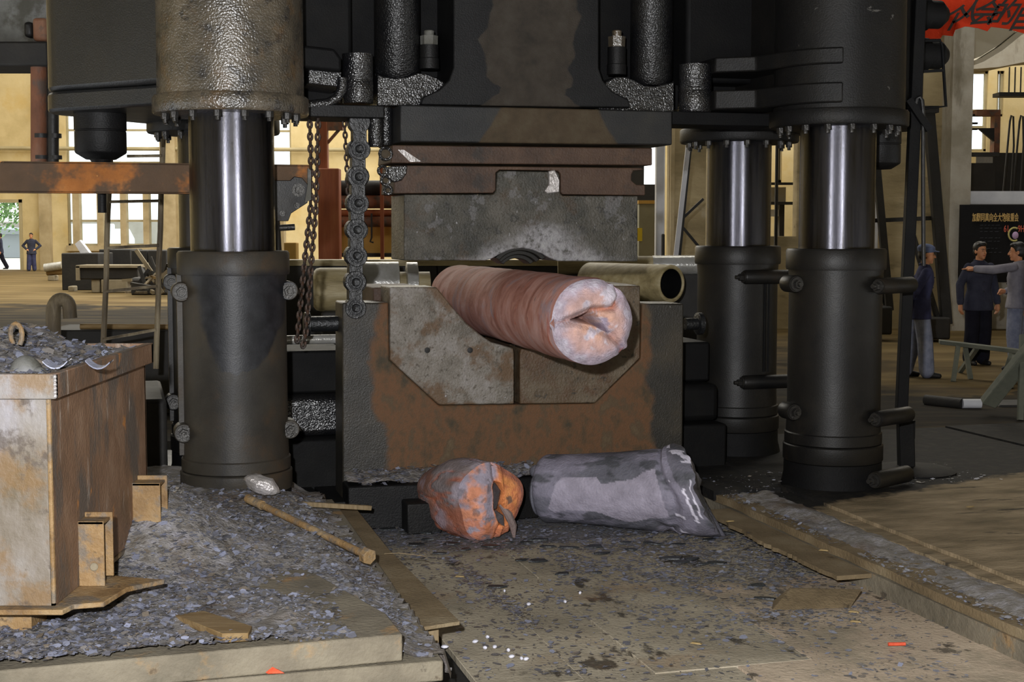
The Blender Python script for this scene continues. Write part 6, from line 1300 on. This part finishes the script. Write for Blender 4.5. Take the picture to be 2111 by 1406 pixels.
def person(name, label, loc, rz, H=1.70, sh=None, el=None, wr=None, hd=None, hup=None, curl=(.5, .5), kn=None, ft=None, head=(0, 0), lean=0.0, jacket='navy', trousers='trouser', cap=None, cuff=False, open_front=False, vox=.011, face=True, coat_hem=.76, fcap=1):
    """standing figure facing -Y in its own axes; head=(yaw, nod)"""
    t = thing(name, label, 'person', loc, rz); k = H / 1.70
    Lo, M4 = Vector(loc), Matrix.Rotation(rz, 3, 'Z')
    def T(x, y, z): return Lo + M4 @ Vector((x * k, (y - lean * smooth(.85, 1.5, z) * 1.0) * k, z * k))
    sh = sh or ((-.172, 0, 1.365), (.172, 0, 1.365)); el = el or ((-.25, .03, 1.11), (.25, .03, 1.11)); wr = wr or ((-.262, -.03, .86), (.262, -.03, .86)); hd = hd or ((0, -.1, -1), (0, -.1, -1)); hup = hup or ((-1, 0, 0), (1, 0, 0))
    kn = kn or ((-.095, -.01, .49), (.095, -.01, .49)); ft = ft or ((-.10, .02, .075), (.10, .02, .075)); hip = ((-.09, 0, .90), (.09, 0, .90))
    def BB(): return B(T)
    def L(b, pts, rs, n=12): # limb in own axes: transform joints, scale radii
        TT, b.T = b.T, None; limb(b, [T(*p) for p in pts], [r * k for r in rs], n); b.T = TT
    yaw = Matrix.Rotation(head[0], 3, 'Z') @ Matrix.Rotation(head[1], 3, 'X'); HC = Vector((0, -.015, 1.585))
    def hp(x, y, z): q_ = HC + yaw @ Vector((x, y, z)); return T(*q_)
    b = BB()
    torso(b, [(0, 0, .86, .15, .095), (0, 0, .95, .16, .10), (0, 0, 1.08, .135, .09), (0, -.005, 1.25, .165, .10), (0, 0, 1.37, .165, .085), (0, .0, 1.42, .09, .06)])
    for s in (0, 1):
        L(b, [hip[s], kn[s], ft[s]], [.078, .052, .036]); L(b, [(ft[s][0], ft[s][1] + .02, .045), (ft[s][0] * 1.1, ft[s][1] - .13, .03)], [.036, .03], 8)
        L(b, [sh[s], el[s], wr[s]], [.05, .04, .028])
        TT, b.T = b.T, None; hand(b, T(*wr[s]), M4 @ Vector(hd[s]), M4 @ Vector(hup[s]), (1 if s == 0 else -1), curl[s]); b.T = TT
    TT, b.T = b.T, None
    limb(b, [T(0, .01, 1.38), T(*(HC + Vector((0, .02, -.07))))], [.055 * k, .05 * k], 12)
    RQ = M4 @ yaw
    b.ball(hp(0, .012, .028), .074 * k, .094 * k, .092 * k, 20, RQ); b.ball(hp(0, -.028, -.035), .058 * k, .062 * k, .082 * k, 18, RQ); b.ball(hp(0, -.062, -.092), .028 * k, .025 * k, .024 * k, 12, RQ)
    limb(b, [hp(0, -.088, .012), hp(0, -.107, -.028)], [.008 * k, .014 * k], 8); b.ball(hp(0, -.09, -.028), .017 * k, .014 * k, .009 * k, 8, RQ)
    for s in (-1, 1): b.ball(hp(s * .074, .012, -.012), .011 * k, .02 * k, .03 * k, 10, RQ)
    b.T = TT
    remesh(b, 'body', M['skin'], t, .0075 * k if face else .011, 2)
    if face:
        for s in (-1, 1):
            e = B(); e.ball(hp(s * .030, -.083, .004), .011 * k, .006 * k, .006 * k, 10, RQ); build(e, 'eye', M['eye'], t)
            e = B(); e.tube([hp(s * .014, -.092, .024), hp(s * .032, -.089, .029), hp(s * .048, -.078, .024)], .0045 * k, 6); build(e, 'eyebrow', M['hair'], t)
        e = B(); e.tube([hp(-.022, -.083, -.062), hp(0, -.090, -.060), hp(.022, -.083, -.062)], .0055 * k, 6); build(e, 'mouth', M['lip'], t)
    hb = B(); hb.ball(hp(0, .026, .050), .082 * k, .096 * k, .088 * k, 20, RQ); hb.ball(hp(0, .045, -.005), .075 * k, .07 * k, .075 * k, 16, RQ)
    if cap:
        remesh(hb, 'hair', M['hair'], t, .012, 2)
        cb = B(); cb.ball(hp(0, .018, .078), .098 * k, .116 * k, .062 * k, 20, RQ); cb.ball(hp(0, .02, .052), .090 * k, .107 * k, .05 * k, 20, RQ); cb.ball(hp(0, -.105, .048), .066 * k, .055 * k, .009 * k, 14, RQ); remesh(cb, 'cap', M[cap], t, .009, 2)
    else:
        hb.ball(hp(0, -.03, .095), .070 * k, .058 * k, .034 * k, 14, RQ)
        for s in (-1, 1): hb.ball(hp(s * .066, .005, .03), .014 * k, .03 * k, .045 * k, 10, RQ)
        remesh(hb, 'hair', M['hair'], t, .010, 2)
    jb = BB(); torso(jb, [(0, .005, coat_hem, .222, .150), (0, .005, .90, .208, .142), (0, 0, 1.05, .168, .115), (0, -.01, 1.24, .188, .122), (0, 0, 1.36, .182, .105), (0, .005, 1.425, .115, .08), (0, .01, 1.455, .068, .062)])
    for s in (0, 1): L(jb, [sh[s], el[s], tuple(Vector(el[s]).lerp(Vector(wr[s]), .93))], [.060, .060, .050])
    jo = remesh(jb, 'jacket', M[jacket], t, vox, 3)
    cb = BB(); cb.T = None; cb.tube([T(.062 * math.cos(a), .012 + .06 * math.sin(a), 1.452 + .012 * math.sin(a)) for a in [2 * math.pi * i / 16 for i in range(16)]], .015 * k, 8, True); build(cb, 'collar', M[jacket], jo)
    if not open_front:
        for z in (.9, 1.03, 1.16, 1.29):
            e = B(); e.ball(T(0, -.132, z), .008 * k, .005 * k, .008 * k, 8); build(e, 'button', M['shoe'], jo)
    for s in (0, 1):
        e = B(); p = Vector(el[s]).lerp(Vector(wr[s]), .55); e.ball(T(p.x, p.y - .045, p.z), .02 * k, .01 * k, .02 * k, 6) if 0 else None
    if cuff:
        e = B(); a, c = T(*Vector(el[0]).lerp(Vector(wr[0]), .86)), T(*wr[0]); e.cyl(a, a.lerp(c, 1.2), .047 * k, .05 * k, 14); build(e, 'cuff', M['shirt'], jo)
    tb_ = BB(); torso(tb_, [(0, .0, .80, .165, .115), (0, 0, .90, .168, .115), (0, 0, 1.0, .15, .10)])
    for s in (0, 1): L(tb_, [(hip[s][0], hip[s][1], hip[s][2] - .02), kn[s], (ft[s][0], ft[s][1] + .01, ft[s][2] + .02)], [.106, .102, .098])
    remesh(tb_, 'trousers', M[trousers], t, vox, 3)
    for s in (0, 1):
        e = BB(); e.T = None; x, y = ft[s][0], ft[s][1]; limb(e, [T(x, y + .035, .046), T(x * 1.03, y - .05, .044), T(x * 1.1, y - .145, .032)], [.045 * k, .042 * k, .032 * k], 12)
        for p in e.v: p.z = max(p.z, Lo.z + .002)
        build(e, 'shoe', M['shoe'], t)
    return t
YC = 18.3
p1 = gz(1893, 778, 0)
person('person', 'person in blue cap, navy jacket and washed blue trousers seen in profile behind the stand', p1, R(82), 1.68, lean=.06, el=((-.27, .12, 1.12), (.27, .12, 1.12)), wr=((-.08, .19, .98), (.06, .19, .94)), hd=((1, .1, -.2), (-1, .1, -.3)), hup=((0, 1, 0), (0, 1, 0)),
    kn=((-.09, -.06, .49), (.09, .05, .49)), ft=((-.1, -.10, .075), (.1, .14, .075)), jacket='navy', trousers='blue', cap='capblue', head=(.05, .08))
p2 = gz(2014, 752, 0)
person('person', 'person in dark blue buttoned jacket and black trousers standing with arms at sides', p2, R(14), 1.70, jacket='navydark', trousers='trouser', head=(.15, .0), el=((-.27, .04, 1.12), (.26, .04, 1.12)), wr=((-.295, -.02, .86), (.285, -.02, .86)))
p3 = gz(2092, 764, 0)
person('person', 'person in grey jacket and pale blue trousers pointing left with outstretched arm', p3, R(-118), 1.70, sh=((-.185, 0, 1.385), (.19, -.02, 1.39)), el=((-.22, .0, 1.12), (.25, -.27, 1.35)), wr=((-.12, -.16, 1.05), (.27, -.50, 1.36)), hd=((.7, -.6, .1), (.03, -1, .02)), hup=((-.3, -.6, .6), (0, 0, 1)), curl=(.6, .12),
    jacket='greyj', trousers='blue', head=(.15, .05), coat_hem=.84)
p4 = gz(2132, 772, 0)
person('person', 'person in dark cap and navy jacket cut off by the right edge', p4, R(-100), 1.73, jacket='navy', trousers='trouser', cap='casing', head=(.0, .0), el=((-.26, .02, 1.12), (.26, .04, 1.12)), wr=((-.28, -.06, .87), (.27, -.08, .86)))
p5 = gz(66, 559, 0)
person('person', 'distant person with hands on hips standing by the far doorway', p5, R(8), 1.70, el=((-.38, .06, 1.14), (.38, .06, 1.14)), wr=((-.20, -.05, .98), (.20, -.05, .98)), hd=((.8, -.4, -.3), (-.8, -.4, -.3)), hup=((0, -.3, 1), (0, -.3, 1)), kn=((-.11, -.03, .49), (.09, .0, .49)), ft=((-.13, -.04, .075), (.1, .04, .075)), jacket='navydark', trousers='navy', face=True, vox=.016)
p6 = gz(2, 555, 0)
person('person', 'distant dark figure at the left edge walking past the doorway', p6, R(-70), 1.68, kn=((-.09, -.14, .50), (.09, .08, .50)), ft=((-.1, -.2, .075), (.1, .26, .10)), jacket='navydark', trousers='trouser', face=True, vox=.016)
